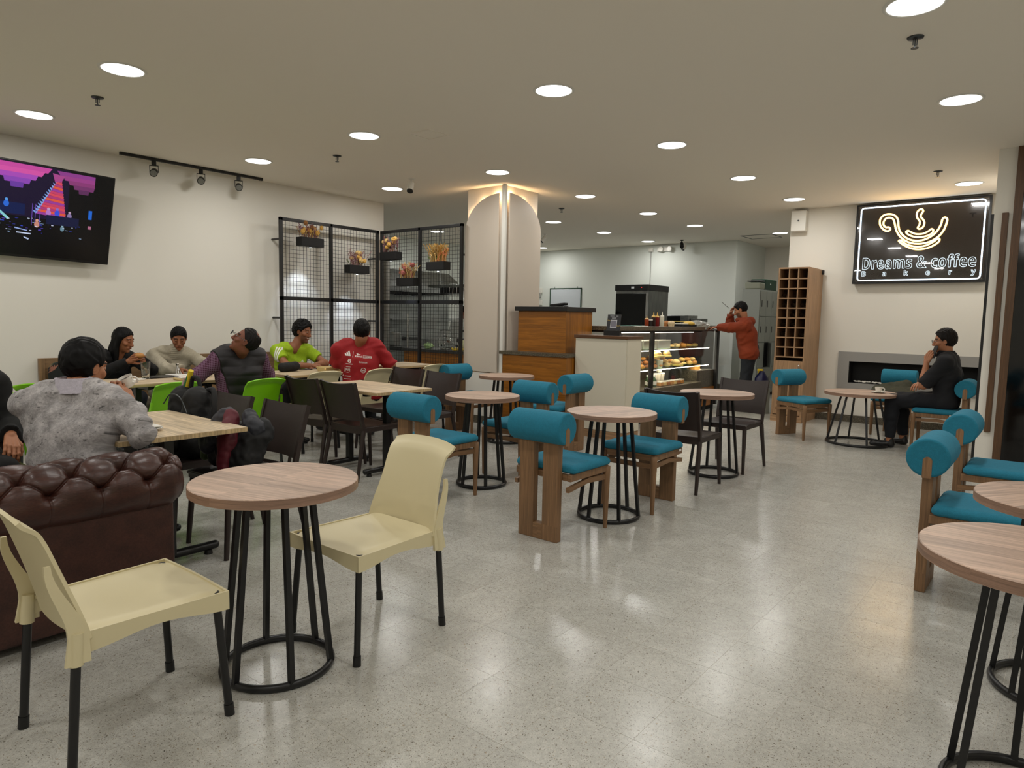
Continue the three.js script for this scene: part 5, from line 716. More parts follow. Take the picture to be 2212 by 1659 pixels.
// ---------------------------------------------------------------- people: tapered bones joined by a smooth minimum, meshed with surface nets
function surfaceNets(f, mn, mx, h) {
  const n = [0, 1, 2].map((k) => Math.ceil((mx[k] - mn[k]) / h) + 2), [nx, ny, nz] = n, val = new Float32Array(nx * ny * nz), B = 5, lim = B * h * 1.15 + 0.012;
  for (let bz = 0; bz < nz; bz += B) for (let by = 0; by < ny; by += B) for (let bx = 0; bx < nx; bx += B) {
    const d = f(mn[0] + (bx + B / 2 - 0.5) * h, mn[1] + (by + B / 2 - 0.5) * h, mn[2] + (bz + B / 2 - 0.5) * h), skip = Math.abs(d) > lim;
    for (let z = bz; z < Math.min(nz, bz + B); z++) for (let y = by; y < Math.min(ny, by + B); y++) for (let x = bx; x < Math.min(nx, bx + B); x++) val[(z * ny + y) * nx + x] = skip ? d : f(mn[0] + x * h, mn[1] + y * h, mn[2] + z * h);
  }
  const id = new Int32Array(nx * ny * nz).fill(-1), pos = [], idx = [], at = (x, y, z) => (z * ny + y) * nx + x;
  for (let z = 0; z < nz - 1; z++) for (let y = 0; y < ny - 1; y++) for (let x = 0; x < nx - 1; x++) {
    let m = 0; const c = []; for (let k = 0; k < 8; k++) { const v = val[at(x + (k & 1), y + ((k >> 1) & 1), z + (k >> 2))]; c.push(v); if (v < 0) m |= 1 << k; }
    if (m === 0 || m === 255) continue;
    let sx = 0, sy = 0, sz = 0, q = 0;
    for (let k = 0; k < 8; k++) for (const b of [1, 2, 4]) { if (k & b) continue; const a = c[k], e = c[k | b]; if ((a < 0) === (e < 0)) continue; const t = a / (a - e); sx += (k & 1) + (b === 1 ? t : 0); sy += ((k >> 1) & 1) + (b === 2 ? t : 0); sz += (k >> 2) + (b === 4 ? t : 0); q++; }
    id[at(x, y, z)] = pos.length / 3; pos.push(mn[0] + (x + sx / q) * h, mn[1] + (y + sy / q) * h, mn[2] + (z + sz / q) * h);
  }
  const quad = (a, b, c, d, flip) => { if (a < 0 || b < 0 || c < 0 || d < 0) return; flip ? idx.push(a, c, b, a, d, c) : idx.push(a, b, c, a, c, d); };
  for (let z = 1; z < nz - 1; z++) for (let y = 1; y < ny - 1; y++) for (let x = 1; x < nx - 1; x++) {
    const v = val[at(x, y, z)] < 0;
    if (v !== val[at(x + 1, y, z)] < 0) quad(id[at(x, y - 1, z - 1)], id[at(x, y, z - 1)], id[at(x, y, z)], id[at(x, y - 1, z)], !v);
    if (v !== val[at(x, y + 1, z)] < 0) quad(id[at(x - 1, y, z - 1)], id[at(x - 1, y, z)], id[at(x, y, z)], id[at(x, y, z - 1)], !v);
    if (v !== val[at(x, y, z + 1)] < 0) quad(id[at(x - 1, y - 1, z)], id[at(x, y - 1, z)], id[at(x, y, z)], id[at(x - 1, y, z)], !v);
  }
  const g = new THREE.BufferGeometry(), N = pos.length / 3, nor = new Float32Array(N * 3), uv = new Float32Array(N * 2), e = h * 0.5;
  for (let i = 0; i < N; i++) { const x = pos[3 * i], y = pos[3 * i + 1], z = pos[3 * i + 2], a = f(x + e, y, z) - f(x - e, y, z), b = f(x, y + e, z) - f(x, y - e, z), c = f(x, y, z + e) - f(x, y, z - e), l = Math.hypot(a, b, c) || 1; nor[3 * i] = a / l; nor[3 * i + 1] = b / l; nor[3 * i + 2] = c / l; uv[2 * i] = x + z * 0.6; uv[2 * i + 1] = y + z * 0.3; }
  g.setAttribute('position', new THREE.Float32BufferAttribute(pos, 3)); g.setAttribute('normal', new THREE.BufferAttribute(nor, 3)); g.setAttribute('uv', new THREE.BufferAttribute(uv, 2)); g.setIndex(idx); return g;
}
// list of bones [a, b, ra, rb]
function bones(list, k, grow = 0) {
  const n = list.length, D = new Float64Array(n * 9);
  list.forEach(([a, b, ra, rb], i) => { const d = [b[0] - a[0], b[1] - a[1], b[2] - a[2]]; D.set([a[0], a[1], a[2], d[0], d[1], d[2], 1 / (d[0] * d[0] + d[1] * d[1] + d[2] * d[2] + 1e-9), ra + grow, rb - ra], i * 9); });
  return (x, y, z) => { let r = 1e3; for (let i = 0; i < n; i++) { const o = i * 9, px = x - D[o], py = y - D[o + 1], pz = z - D[o + 2]; let t = (px * D[o + 3] + py * D[o + 4] + pz * D[o + 5]) * D[o + 6]; t = t < 0 ? 0 : t > 1 ? 1 : t; const qx = px - t * D[o + 3], qy = py - t * D[o + 4], qz = pz - t * D[o + 5], d = Math.sqrt(qx * qx + qy * qy + qz * qz) - D[o + 7] - t * D[o + 8]; const h = k - Math.abs(r - d); r = (r < d ? r : d) - (h > 0 ? h * h / (4 * k) : 0); } return r; };
}
function boundsOf(list, pad) { const mn = [1e9, 1e9, 1e9], mx = [-1e9, -1e9, -1e9]; for (const [a, b, ra, rb] of list) for (const [p, r] of [[a, ra], [b, rb]]) for (let k = 0; k < 3; k++) { mn[k] = Math.min(mn[k], p[k] - r - pad); mx[k] = Math.max(mx[k], p[k] + r + pad); } return [mn, mx]; }
const smin = (a, b, k) => { const h = k - Math.abs(a - b); return Math.min(a, b) - (h > 0 ? h * h / (4 * k) : 0); };
const ellip = (x, y, z, a, b, c) => { const k0 = Math.hypot(x / a, y / b, z / c), k1 = Math.hypot(x / (a * a), y / (b * b), z / (c * c)); return k1 < 1e-9 ? -Math.min(a, b, c) : k0 * (k0 - 1) / k1; };
const add = (a, b, s = 1) => [a[0] + b[0] * s, a[1] + b[1] * s, a[2] + b[2] * s], mixp = (a, b, t) => [lerp(a[0], b[0], t), lerp(a[1], b[1], t), lerp(a[2], b[2], t)];
const unit = (a) => { const l = Math.hypot(...a) || 1; return a.map((v) => v / l); }, cross3 = (a, b) => [a[1] * b[2] - a[2] * b[1], a[2] * b[0] - a[0] * b[2], a[0] * b[1] - a[1] * b[0]], dot3 = (a, b) => a[0] * b[0] + a[1] * b[1] + a[2] * b[2];
// head in its own frame: face +z, up +y
function headField(fem) {
  const face = bones([[[0, 0.02, 0.088], [0, -0.028, 0.108], 0.008, 0.0125], [[-0.012, -0.033, 0.1], [0.012, -0.033, 0.1], 0.008, 0.008], [[-0.022, -0.062, 0.082], [0.022, -0.062, 0.082], 0.008, 0.008], [[-0.04, 0.034, 0.075], [0.04, 0.034, 0.075], 0.011, 0.011], [[-0.045, -0.02, 0.062], [-0.05, -0.012, 0.05], 0.02, 0.018], [[0.045, -0.02, 0.062], [0.05, -0.012, 0.05], 0.02, 0.018], [[0, -0.1, 0.068], [0, -0.095, 0.055], 0.02, 0.026]], 0.012);
  const jw = fem ? 0.055 : 0.06;
  return (x, y, z) => {
    let d = smin(ellip(x, y - 0.035, z + 0.012, 0.076, 0.093, 0.096), ellip(x, y + 0.045, z - 0.022, jw, 0.076, 0.066), 0.04);
    d = smin(d, face(x, y, z), 0.014);
    const ax = Math.abs(x); d = Math.max(d, -(Math.hypot(ax - 0.032, (y - 0.013) * 1.25, z - 0.103) - 0.0165) * 0.9); d = smin(d, Math.hypot(ax - 0.031, y - 0.011, z - 0.079) - 0.0125, 0.004);
    return smin(d, Math.max(ellip(ax - 0.078, y + 0.004, z + 0.006, 0.011, 0.032, 0.02), 0), 0.008);
  };
}
function hairField(kind) {
  const th = { short: 0.009, full: 0.017, curly: 0.024, thin: 0.006, long: 0.014, tied: 0.009 }[kind], hl = { short: 0.074, full: 0.07, curly: 0.078, thin: 0.052, long: 0.07, tied: 0.076 }[kind];
  return (x, y, z) => {
    const ax = Math.abs(x), st = kind === 'curly' ? 0.011 * noise.noise(x * 46, y * 46, z * 46) : 0.004 * noise.noise(x * 30, y * 30, z * 30) + 0.0018 * Math.sin((x * 0.8 + z * 0.5) * 330 + 5 * noise.noise(x * 20, y * 20, z * 20));
    const top = 1 + (kind === 'full' ? 0.55 : kind === 'curly' ? 0.4 : 0.3) * sm(0.04, 0.11, y);                 // thicker on top than at the sides
    let d = ellip(x, y - 0.034, z + 0.014, 0.0775 + th * 0.75, 0.093 + th * top, 0.097 + th) - st;
    d = Math.max(d, -0.55 * (y - 0.074) + 0.83 * (z - hl) + 0.12 * Math.max(0, ax - 0.04));                     // hairline, drawn back at the temples
    if (kind !== 'long') { d = Math.max(d, -(y + 0.062 + 0.9 * Math.max(0, z + 0.055))); d = Math.max(d, -(ellip(ax - 0.09, y + 0.012, z - 0.004, 0.03, 0.036, 0.026))); }
    if (kind === 'thin') d = Math.max(d, -(Math.hypot(x, y - 0.125, z + 0.062) - 0.042));
    if (kind === 'tied') d = smin(d, Math.hypot(x, y - 0.0, z + 0.13) - 0.036, 0.02);
    if (kind === 'long') { const lk = 0.003 * Math.sin(x * 200) + 0.006 * noise.noise(x * 20, y * 9, z * 20); let e = ellip(x, y + 0.13, z + 0.055, 0.096 - lk, 0.2, 0.06 - lk); e = smin(e, Math.hypot(ax - 0.08, Math.max(0, Math.abs(y + 0.1) - 0.14), z + 0.004 - 0.12 * Math.max(0, -y - 0.06)) - 0.022 - lk, 0.03); d = smin(d, e, 0.03); }
    return d;
  };
}
function handBones(w, dir, palm, side, curl, spread = 0.12) {      // side +1: thumb toward cross(dir, palm)
  const u = unit(dir), n = unit(add(palm, u, -dot3(palm, u))), l = cross3(u, n).map((v) => v * side), B = [], P = (a, b, c) => [w[0] + u[0] * a + l[0] * b + n[0] * c, w[1] + u[1] * a + l[1] * b + n[1] * c, w[2] + u[2] * a + l[2] * b + n[2] * c];
  const off = [0.031, 0.0105, -0.0105, -0.03], len = [[0.042, 0.026, 0.021], [0.046, 0.03, 0.022], [0.042, 0.028, 0.021], [0.033, 0.021, 0.018]], kn = [0.088, 0.092, 0.088, 0.08];
  for (let i = 0; i < 4; i++) B.push([P(0.004, off[i] * 0.55, 0), P(kn[i], off[i], 0.002), 0.0155, 0.0115]);
  for (let i = 0; i < 4; i++) { let a = curl * 0.75, p = [kn[i], off[i], 0.002], s = (1.5 - i) * spread * (1 - curl * 0.6); for (let j = 0; j < 3; j++) { const L = len[i][j], q = [p[0] + L * Math.cos(a), p[1] + L * s * 0.4, p[2] + L * Math.sin(a)]; B.push([P(...p), P(...q), 0.0098 - j * 0.001, 0.0088 - j * 0.001]); p = q; a += curl * (j ? 0.75 : 1.05); } }
  let t = [0.022, 0.024, 0.006]; for (const [da, db, dc, r] of [[0.03, 0.024, 0.012, 0.0135], [0.027, 0.008, 0.014 + 0.012 * curl, 0.0105], [0.022, -0.002, 0.008 + 0.014 * curl, 0.009]]) { const q = [t[0] + da, t[1] + db, t[2] + dc]; B.push([P(...t), P(...q), r, r - 0.001]); t = q; }
  return B;
}
const cloth = (c, r = 0.9, o = {}) => std(c, r, { map: weave, ...o });
const cut = (p, q) => { const n = unit(add(q, p, -1)); return (x, y, z) => (x - q[0]) * n[0] + (y - q[1]) * n[1] + (z - q[2]) * n[2]; };   // > 0 beyond q
function person(o) {
  const th = R(o.face), c = Math.cos(th), s = Math.sin(th), S = o.size || 1, base = [o.pos[0], 0, o.pos[1]];
  const L = (p) => { const x = p[0] - base[0], z = p[2] - base[2]; return [x * c - z * s, p[1], x * s + z * c]; };        // world -> own frame
  const t = thing('person', o.label, 'person', base, th);
  // skeleton
  const py = o.stand ? 0.93 * S : o.seat + 0.095, lean = o.lean || 0, tilt = o.tilt || 0, sp = [Math.sin(tilt), Math.cos(lean) * Math.cos(tilt), Math.sin(lean)];
  const pel = [0, py, 0], at = (k) => add(pel, sp, k * S), sw = (o.shoulder || 0.185) * S, rx = Math.cos(tilt), ry = -Math.sin(tilt), tw = o.twist || 0;
  const chest = at(0.3), neckB = add(at(0.475), [0, 0, 0.012]), shL = add(at(0.425), [sw * rx * Math.cos(tw), sw * ry, -sw * Math.sin(tw)]), shR = add(at(0.425), [-sw * rx * Math.cos(tw), -sw * ry, sw * Math.sin(tw)]);
  const hd = o.head, hc = hd.at ? L(hd.at) : add(neckB, [0, 0.165 * S, 0.03]);
  const elL = L(o.armL.el), wrL = L(o.armL.wr), elR = L(o.armR.el), wrR = L(o.armR.wr);
  const hipL = add(pel, [0.088 * S, -0.01, 0]), hipR = add(pel, [-0.088 * S, -0.01, 0]);
  const kn = o.stand ? 0.5 * S : o.seat + 0.075, kz = o.stand ? 0.03 : 0.43 * S, kw = o.knees || 0.11;
  const knL = o.knL ? L(o.knL) : [kw, kn, kz], knR = o.knR ? L(o.knR) : [-kw, kn, kz], anL = o.anL ? L(o.anL) : [kw + 0.01, 0.085, o.stand ? -0.02 : kz - (o.tuck || 0.03)], anR = o.anR ? L(o.anR) : [-kw - 0.01, 0.085, o.stand ? -0.02 : kz - (o.tuck || 0.03)];
  const bulk = o.bulk || 1, G = (r) => r * bulk * S;
  const torso = [[add(hipL, [0.0, 0, 0]), hipR, G(0.105), G(0.105)], [add(pel, [0.045, 0.02, 0.01]), add(chest, [0.068, -0.02, 0.005]), G(0.1), G(0.108)], [add(pel, [-0.045, 0.02, 0.01]), add(chest, [-0.068, -0.02, 0.005]), G(0.1), G(0.108)], [add(chest, [0.06, 0, 0]), mixp(neckB, shL, 0.6), G(0.108), G(0.072)], [add(chest, [-0.06, 0, 0]), mixp(neckB, shR, 0.6), G(0.108), G(0.072)], [mixp(neckB, shL, 0.3), shL, G(0.062), G(0.058)], [mixp(neckB, shR, 0.3), shR, G(0.062), G(0.058)]];
  const arm = (sh, el, wr) => [[sh, el, G(0.052), G(0.041)], [el, mixp(el, wr, 0.35), G(0.041), G(0.041)], [mixp(el, wr, 0.35), wr, G(0.041), 0.027 * S]];
  const legs = [[hipL, knL, G(0.086), G(0.06)], [hipR, knR, G(0.086), G(0.06)], [knL, mixp(knL, anL, 0.35), G(0.058), G(0.056)], [mixp(knL, anL, 0.35), anL, G(0.056), 0.038], [knR, mixp(knR, anR, 0.35), G(0.058), G(0.056)], [mixp(knR, anR, 0.35), anR, G(0.056), 0.038]];
  const hq = new THREE.Matrix4().makeRotationFromEuler(new THREE.Euler(R(hd.pitch || 0), R(hd.yaw - o.face), R(hd.roll || 0), 'YXZ')), E = hq.elements, hs = S * (hd.size || 1);
  const toHead = (x, y, z) => { x -= hc[0]; y -= hc[1]; z -= hc[2]; return [(E[0] * x + E[1] * y + E[2] * z) / hs, (E[4] * x + E[5] * y + E[6] * z) / hs, (E[8] * x + E[9] * y + E[10] * z) / hs]; };
  const fromHead = (p) => { const [x, y, z] = p.map((v) => v * hs); return [hc[0] + E[0] * x + E[4] * y + E[8] * z, hc[1] + E[1] * x + E[5] * y + E[9] * z, hc[2] + E[2] * x + E[6] * y + E[10] * z]; };
  const nk = [add(neckB, [0, -0.03, 0]), fromHead([0, -0.07, -0.02]), 0.058 * S, 0.054 * S];
  const bodyL = [...torso, ...arm(shL, elL, wrL), ...arm(shR, elR, wrR), ...legs, nk];
  const skin = new THREE.Color(o.skin), paint = (g, fn) => { const p = g.attributes.position, col = new Float32Array(p.count * 3); for (let i = 0; i < p.count; i++) { const k = fn(p.getX(i), p.getY(i), p.getZ(i)); col[3 * i] = k.r; col[3 * i + 1] = k.g; col[3 * i + 2] = k.b; } g.setAttribute('color', new THREE.BufferAttribute(col, 3)); return g; };
  const flat = () => skin, res = o.res || 1;
  const pieces = [paint(surfaceNets(bones(bodyL, 0.03), ...boundsOf(bodyL, 0.02), 0.013), flat)];
  // head and neck
  const HF = headField(o.fem), neckF = bones([nk], 0.01), hf = (x, y, z) => { const q = toHead(x, y, z); return smin(HF(q[0], q[1], q[2]) * hs, neckF(x, y, z), 0.02); };
  const lip = new THREE.Color(o.skin).lerp(new THREE.Color(0x8a2f2c), 0.45), brow = new THREE.Color(o.hair.color), eye = new THREE.Color(0x120c0a), white = new THREE.Color(0xd8d0c8), stub = new THREE.Color(o.skin).lerp(new THREE.Color(0x1a1412), 0.55);
  const hg = surfaceNets(hf, [hc[0] - 0.15 * hs, hc[1] - 0.19 * hs, hc[2] - 0.16 * hs], [hc[0] + 0.15 * hs, hc[1] + 0.15 * hs, hc[2] + 0.16 * hs], 0.0034 * res);
  pieces.push(paint(hg, (x, y, z) => { const [a, b, d] = toHead(x, y, z), ax = Math.abs(a); if (d > 0.05) { if (ax < 0.026 && Math.abs(b + 0.062 - 0.08 * ax * (o.smile ? 1 : 0)) < 0.008 && d > 0.07) return o.smile && Math.abs(b + 0.06) < 0.003 ? white : lip; const ex = (ax - 0.031) / 0.0125, ey = (b - 0.011) / (o.down ? 0.003 : 0.0055); if (ex * ex + ey * ey < 1) return o.down || Math.abs(ax - 0.031) < 0.0055 ? eye : white; if (ax > 0.012 && ax < 0.052 && Math.abs(b - 0.036 + (ax - 0.03) * (ax - 0.03) * 6) < 0.0045) return brow; } if (o.beard && d > 0.0 && b < -0.035 && b > -0.13 && (b < -0.072 || ax > 0.03 || (b > -0.056 && b < -0.04 && ax < 0.03)) && d > 0.02 + ax * 0.1) return stub; return skin; }));
  for (const [a, wr, el, sd] of [[o.armL, wrL, elL, 1], [o.armR, wrR, elR, -1]]) {
    if (a.hide) continue; const LV = (v) => [v[0] * c - v[2] * s, v[1], v[0] * s + v[2] * c], dir = a.dir ? LV(a.dir) : add(wr, el, -1), HB = handBones(wr, dir, a.palm ? LV(a.palm) : [0, -1, 0], sd, a.curl ?? 0.5).map(([p, q, ra, rb]) => [p, q, ra * S, rb * S]); HB.push([mixp(el, wr, 0.85), wr, 0.028 * S, 0.025 * S]);
    pieces.push(paint(surfaceNets(bones(HB, 0.006), ...boundsOf(HB, 0.012), 0.0034 * res), flat));
  }
  part('body', (() => { const list = pieces.map((g) => { const k = g.toNonIndexed(); return k; }); return mergeGeometries(list); })(), new THREE.MeshStandardMaterial({ color: 0xffffff, vertexColors: true, roughness: 0.55 }), t);
  // hair
  const hairF = hairField(o.hair.kind), lo = o.hair.kind === 'long' ? 0.36 : 0.2;
  part('hair', surfaceNets((x, y, z) => { const q = toHead(x, y, z); return hairF(q[0], q[1], q[2]) * hs; }, [hc[0] - 0.2, hc[1] - lo, hc[2] - 0.2], [hc[0] + 0.2, hc[1] + 0.18, hc[2] + 0.2], 0.0045 * res), phy(o.hair.color, 0.55, { specularIntensity: 0.35 }), t);
  // clothing
  const wr1 = (k) => (x, y, z) => k * (0.0055 * Math.sin((y * 1.2 + x * 0.5 + z * 0.7) * 44 + 5 * noise.noise(x * 6, y * 6, z * 6)) * (0.4 + 0.6 * noise.noise(x * 5 + 9, y * 5, z * 5)) + 0.006 * noise.noise(x * 11, y * 11, z * 11));
  const sh = o.shirt, lenS = { short: 0.62, mid: 1.0, long: 1.94 }[sh.sleeve], cutArm = (s0, e, w) => { if (lenS <= 1) { const q = mixp(s0, e, lenS); return { B: [[s0, q, G(0.062), G(0.06)]], c: cut(s0, q) }; } const q = mixp(e, w, lenS - 1); return { B: [[s0, e, G(0.058), G(0.05)], [e, q, G(0.05), 0.04]], c: cut(e, q) }; };
  const aL = cutArm(shL, elL, wrL), aR = cutArm(shR, elR, wrR), gs = sh.grow || 0.012;
  const tor = bones(torso, 0.035, gs), fl = bones(aL.B, 0.03, gs * 0.7), fr = bones(aR.B, 0.03, gs * 0.7), W1 = wr1(sh.wrinkle ?? 1), hem = py - (sh.hem ?? 0.09), nr = sh.neck || 0.075, nc = add(neckB, [0, 0.03, 0.012]);
  const vN = sh.vneck || 0, turtF = bones([[add(neckB, [0, -0.02, 0]), mixp(nk[0], nk[1], 0.72), 0.074 * S, 0.07 * S]], 0.01);
  const shirtF = (x, y, z) => {
    let a = Math.max(fl(x, y, z), aL.c(x, y, z)), b = Math.max(fr(x, y, z), aR.c(x, y, z)), d = smin(smin(tor(x, y, z), a, 0.03), b, 0.03) - W1(x, y, z);
    d = Math.max(d, hem - y); if (sh.turtle) d = smin(d, turtF(x, y, z) - 0.003 * Math.sin(y * 300), 0.02); else d = Math.max(d, -(Math.hypot(x - nc[0], (y - nc[1]) * 0.9, z - nc[2]) - nr)); if (vN) d = Math.max(d, -(Math.max(Math.abs(x - nc[0]) - 0.45 * (y - (nc[1] - vN)), -(z - nc[2]))));
    return d;
  };
  const sl = [...torso, ...aL.B, ...aR.B], shirt = part(sh.name || 'shirt', surfaceNets(shirtF, ...boundsOf(sl, 0.035), 0.0095 * res), sh.mat, t);
  if (o.vest) { const f = bones(torso, 0.035, gs + 0.014), hl = cut(neckB, shL), q1 = mixp(neckB, shL, 1.14), q2 = mixp(neckB, shR, 1.14), cl = cut(neckB, q1), cr = cut(neckB, q2); part('vest', surfaceNets((x, y, z) => { const quilt = 0.006 * Math.abs(Math.sin(y * 38)); let d = Math.max(f(x, y, z) - quilt - W1(x, y, z) * 0.6, cl(x, y, z), cr(x, y, z), hem - 0.0 - y, -(Math.hypot(x - nc[0], y - nc[1] - 0.02, z - nc[2]) - 0.07)); const col = Math.max(Math.abs(Math.hypot(x - nc[0], z - nc[2] + 0.01) - 0.086) - 0.014, Math.abs(y - nc[1] - 0.012) - 0.034); return smin(d, col, 0.012); }, ...boundsOf(torso, 0.06), 0.0095), o.vest, t); }
  if (o.collar) { part('collar', surfaceNets((x, y, z) => Math.max(Math.abs(Math.hypot(x - nc[0], z - nc[2]) - 0.07 - (nc[1] + 0.045 - y) * 0.42) - 0.007, Math.abs(y - nc[1] - 0.008) - 0.036), add(nc, [-0.14, -0.06, -0.14]), add(nc, [0.14, 0.07, 0.14]), 0.005), o.collar, t); }
  if (o.hood) { const h0 = add(nc, [0, 0.0, -0.085]); part('hood', surfaceNets((x, y, z) => { const a = ellip(x - h0[0], y - h0[1] + 0.01, z - h0[2], 0.135, 0.075, 0.085), r = Math.hypot(Math.hypot(x - nc[0], z - nc[2] - 0.0) - 0.098, (y - nc[1] - 0.012)) - 0.036; return smin(a, r, 0.04) - 0.004 * noise.noise(x * 18, y * 18, z * 18); }, add(nc, [-0.2, -0.15, -0.26]), add(nc, [0.2, 0.12, 0.2]), 0.008), sh.mat, t); }
  const tF = bones(legs.concat([[hipL, hipR, G(0.1), G(0.1)], [pel, add(pel, [0, 0.06, 0]), G(0.112), G(0.112)]]), 0.03, 0.013), cA = cut(knL, add(anL, [0, 0.03, 0])), cB = cut(knR, add(anR, [0, 0.03, 0])), W2 = wr1(0.9);
  part('trousers', surfaceNets((x, y, z) => { const d = tF(x, y, z) - W2(x, y, z), nearL = Math.hypot(x - anL[0], z - anL[2]) < Math.hypot(x - anR[0], z - anR[2]); return Math.max(d, y < 0.3 ? (nearL ? cA(x, y, z) : cB(x, y, z)) : -1, y - py - 0.13); }, ...boundsOf(legs.concat([[hipL, hipR, 0.15, 0.15], [pel, add(pel, [0, 0.1, 0]), 0.13, 0.13]]), 0.03), 0.0115), o.trousers, t);
  for (const [an, kk, sd] of [[anL, knL, 1], [anR, knR, -1]]) { const a = o.toe ?? 0.12, f = unit([sd * a, 0, 1]), fb = bones([[add(an, [0, -0.045, 0]), add(an, [f[0] * 0.13, -0.052, f[2] * 0.13]), 0.04, 0.036], [add(an, [f[0] * 0.13, -0.052, f[2] * 0.13]), add(an, [f[0] * 0.175, -0.056, f[2] * 0.175]), 0.036, 0.028], [add(an, [0, 0.01, -0.01]), add(an, [0, -0.045, -0.02]), 0.036, 0.038]], 0.02); part('shoe', surfaceNets((x, y, z) => Math.max(fb(x, y, z), 0.002 - y, y - an[1] - 0.03), [an[0] - 0.22, 0, an[2] - 0.22], [an[0] + 0.22, 0.16, an[2] + 0.26], 0.008), o.shoes || M.blackSatin, t); }
  if (o.glasses) { const gl = [], P = (x, y, z) => fromHead([x, y, z]); for (const sd of [-1, 1]) { const ring = []; for (let k = 0; k < 16; k++) { const a = k / 16 * 6.2832; ring.push(P(sd * 0.034 + 0.024 * Math.cos(a), 0.01 + 0.018 * Math.sin(a), 0.116 + (o.glassOut || 0))); } gl.push(tube(ring, 0.0022, 40, 5, true), tube([P(sd * 0.057, 0.014, 0.112 + (o.glassOut || 0)), P(sd * 0.082, 0.014, 0.05), P(sd * 0.088, 0.012, 0)], 0.0022, 12, 5)); } gl.push(tube([P(-0.011, 0.014, 0.118 + (o.glassOut || 0)), P(0, 0.018, 0.12 + (o.glassOut || 0)), P(0.011, 0.014, 0.118 + (o.glassOut || 0))], 0.002, 6, 5)); part('glasses', gl, o.glasses, t); }
  t.userData.shirt = undefined; delete t.userData.shirt;
  return { t, shirt, fromHead, L, neckB, chest, shL, shR, elL, elR, wrL, wrR };
}
// a print on a garment: the facets that look along n inside a rectangle, lifted off by a millimetre
function printOn(mesh, parent, n, right, origin, w, h, mat) {
  const g = mesh.geometry.toNonIndexed(), p = g.attributes.position, q = g.attributes.normal, N = unit(n), Rr = unit(add(right, N, -dot3(right, N))), U = cross3(N, Rr), pos = [], nor = [], uv = [];
  for (let i = 0; i < p.count; i += 3) { const P = [], Q = []; let ok = true; for (let k = 0; k < 3; k++) { const a = [p.getX(i + k), p.getY(i + k), p.getZ(i + k)], b = [q.getX(i + k), q.getY(i + k), q.getZ(i + k)], d = add(a, origin, -1), u = dot3(d, Rr) / w + 0.5, v = dot3(d, U) / h + 0.5; if (dot3(b, N) < 0.25 || u < 0 || u > 1 || v < 0 || v > 1) { ok = false; break; } P.push([add(a, b, 0.0012), u, v]); Q.push(b); } if (!ok) continue; for (let k = 0; k < 3; k++) { pos.push(...P[k][0]); nor.push(...Q[k]); uv.push(P[k][1], P[k][2]); } }
  const o = new THREE.BufferGeometry(); o.setAttribute('position', new THREE.Float32BufferAttribute(pos, 3)); o.setAttribute('normal', new THREE.Float32BufferAttribute(nor, 3)); o.setAttribute('uv', new THREE.Float32BufferAttribute(uv, 2));
  return part('shirt_print', o, mat, parent);
}
const printMat = (w, h, draw, color = 0xe8e4de) => { const a = canvasTex(w, h, (c) => { c.fillStyle = '#000'; c.fillRect(0, 0, w, h); c.fillStyle = c.strokeStyle = '#fff'; draw(c); }, false); return new THREE.MeshStandardMaterial({ color, roughness: 0.7, alphaMap: a, transparent: true }); };

const tone = { fair: 0xa8704f, warm: 0x99603f, deep: 0x7a4630, olive: 0x8e5a3c };
// 1 woman with long black hair on the bench
person({ label: 'person with long black hair in a black top eating at the bench', pos: [-7.6, -2.78], face: 98, seat: 0.44, lean: 0.42, size: 0.94, fem: 1, skin: tone.warm, hair: { kind: 'long', color: 0x060505 }, head: { at: [-7.33, 1.085, -2.86], yaw: 126, pitch: 14 }, down: 1,
  armL: { el: [-7.18, 0.79, -3.06], wr: [-7.0, 0.895, -2.9], dir: [0.35, 0.25, 0.25], palm: [0.1, 0.1, 1], curl: 0.75 }, armR: { el: [-7.2, 0.78, -2.6], wr: [-7.04, 0.895, -2.79], dir: [0.4, 0.25, -0.2], palm: [0, 0.1, -1], curl: 0.75 }, shirt: { mat: cloth(0x0d0b0d), sleeve: 'long', neck: 0.085, vneck: 0.09 }, trousers: cloth(0x2a2d38), res: 1.15 });
// 2 woman in the cream sweater
person({ label: 'person in a cream turtleneck sweater writing at the bench', pos: [-7.62, -3.42], face: 80, seat: 0.44, lean: 0.4, size: 0.95, fem: 1, skin: tone.olive, hair: { kind: 'tied', color: 0x060505 }, head: { at: [-7.33, 1.1, -3.41], yaw: 66, pitch: 24 }, down: 1,
  armL: { el: [-7.12, 0.79, -3.66], wr: [-6.93, 0.79, -3.45], curl: 0.45, palm: [0, -1, 0] }, armR: { el: [-7.14, 0.79, -3.18], wr: [-6.93, 0.795, -3.25], curl: 0.7, palm: [0, -1, 0.2] }, shirt: { name: 'sweater', mat: cloth(0xc9bfa8, 0.95), sleeve: 'long', turtle: 1, grow: 0.022, wrinkle: 1.5 }, trousers: cloth(0x4a5a78), res: 1.15 });
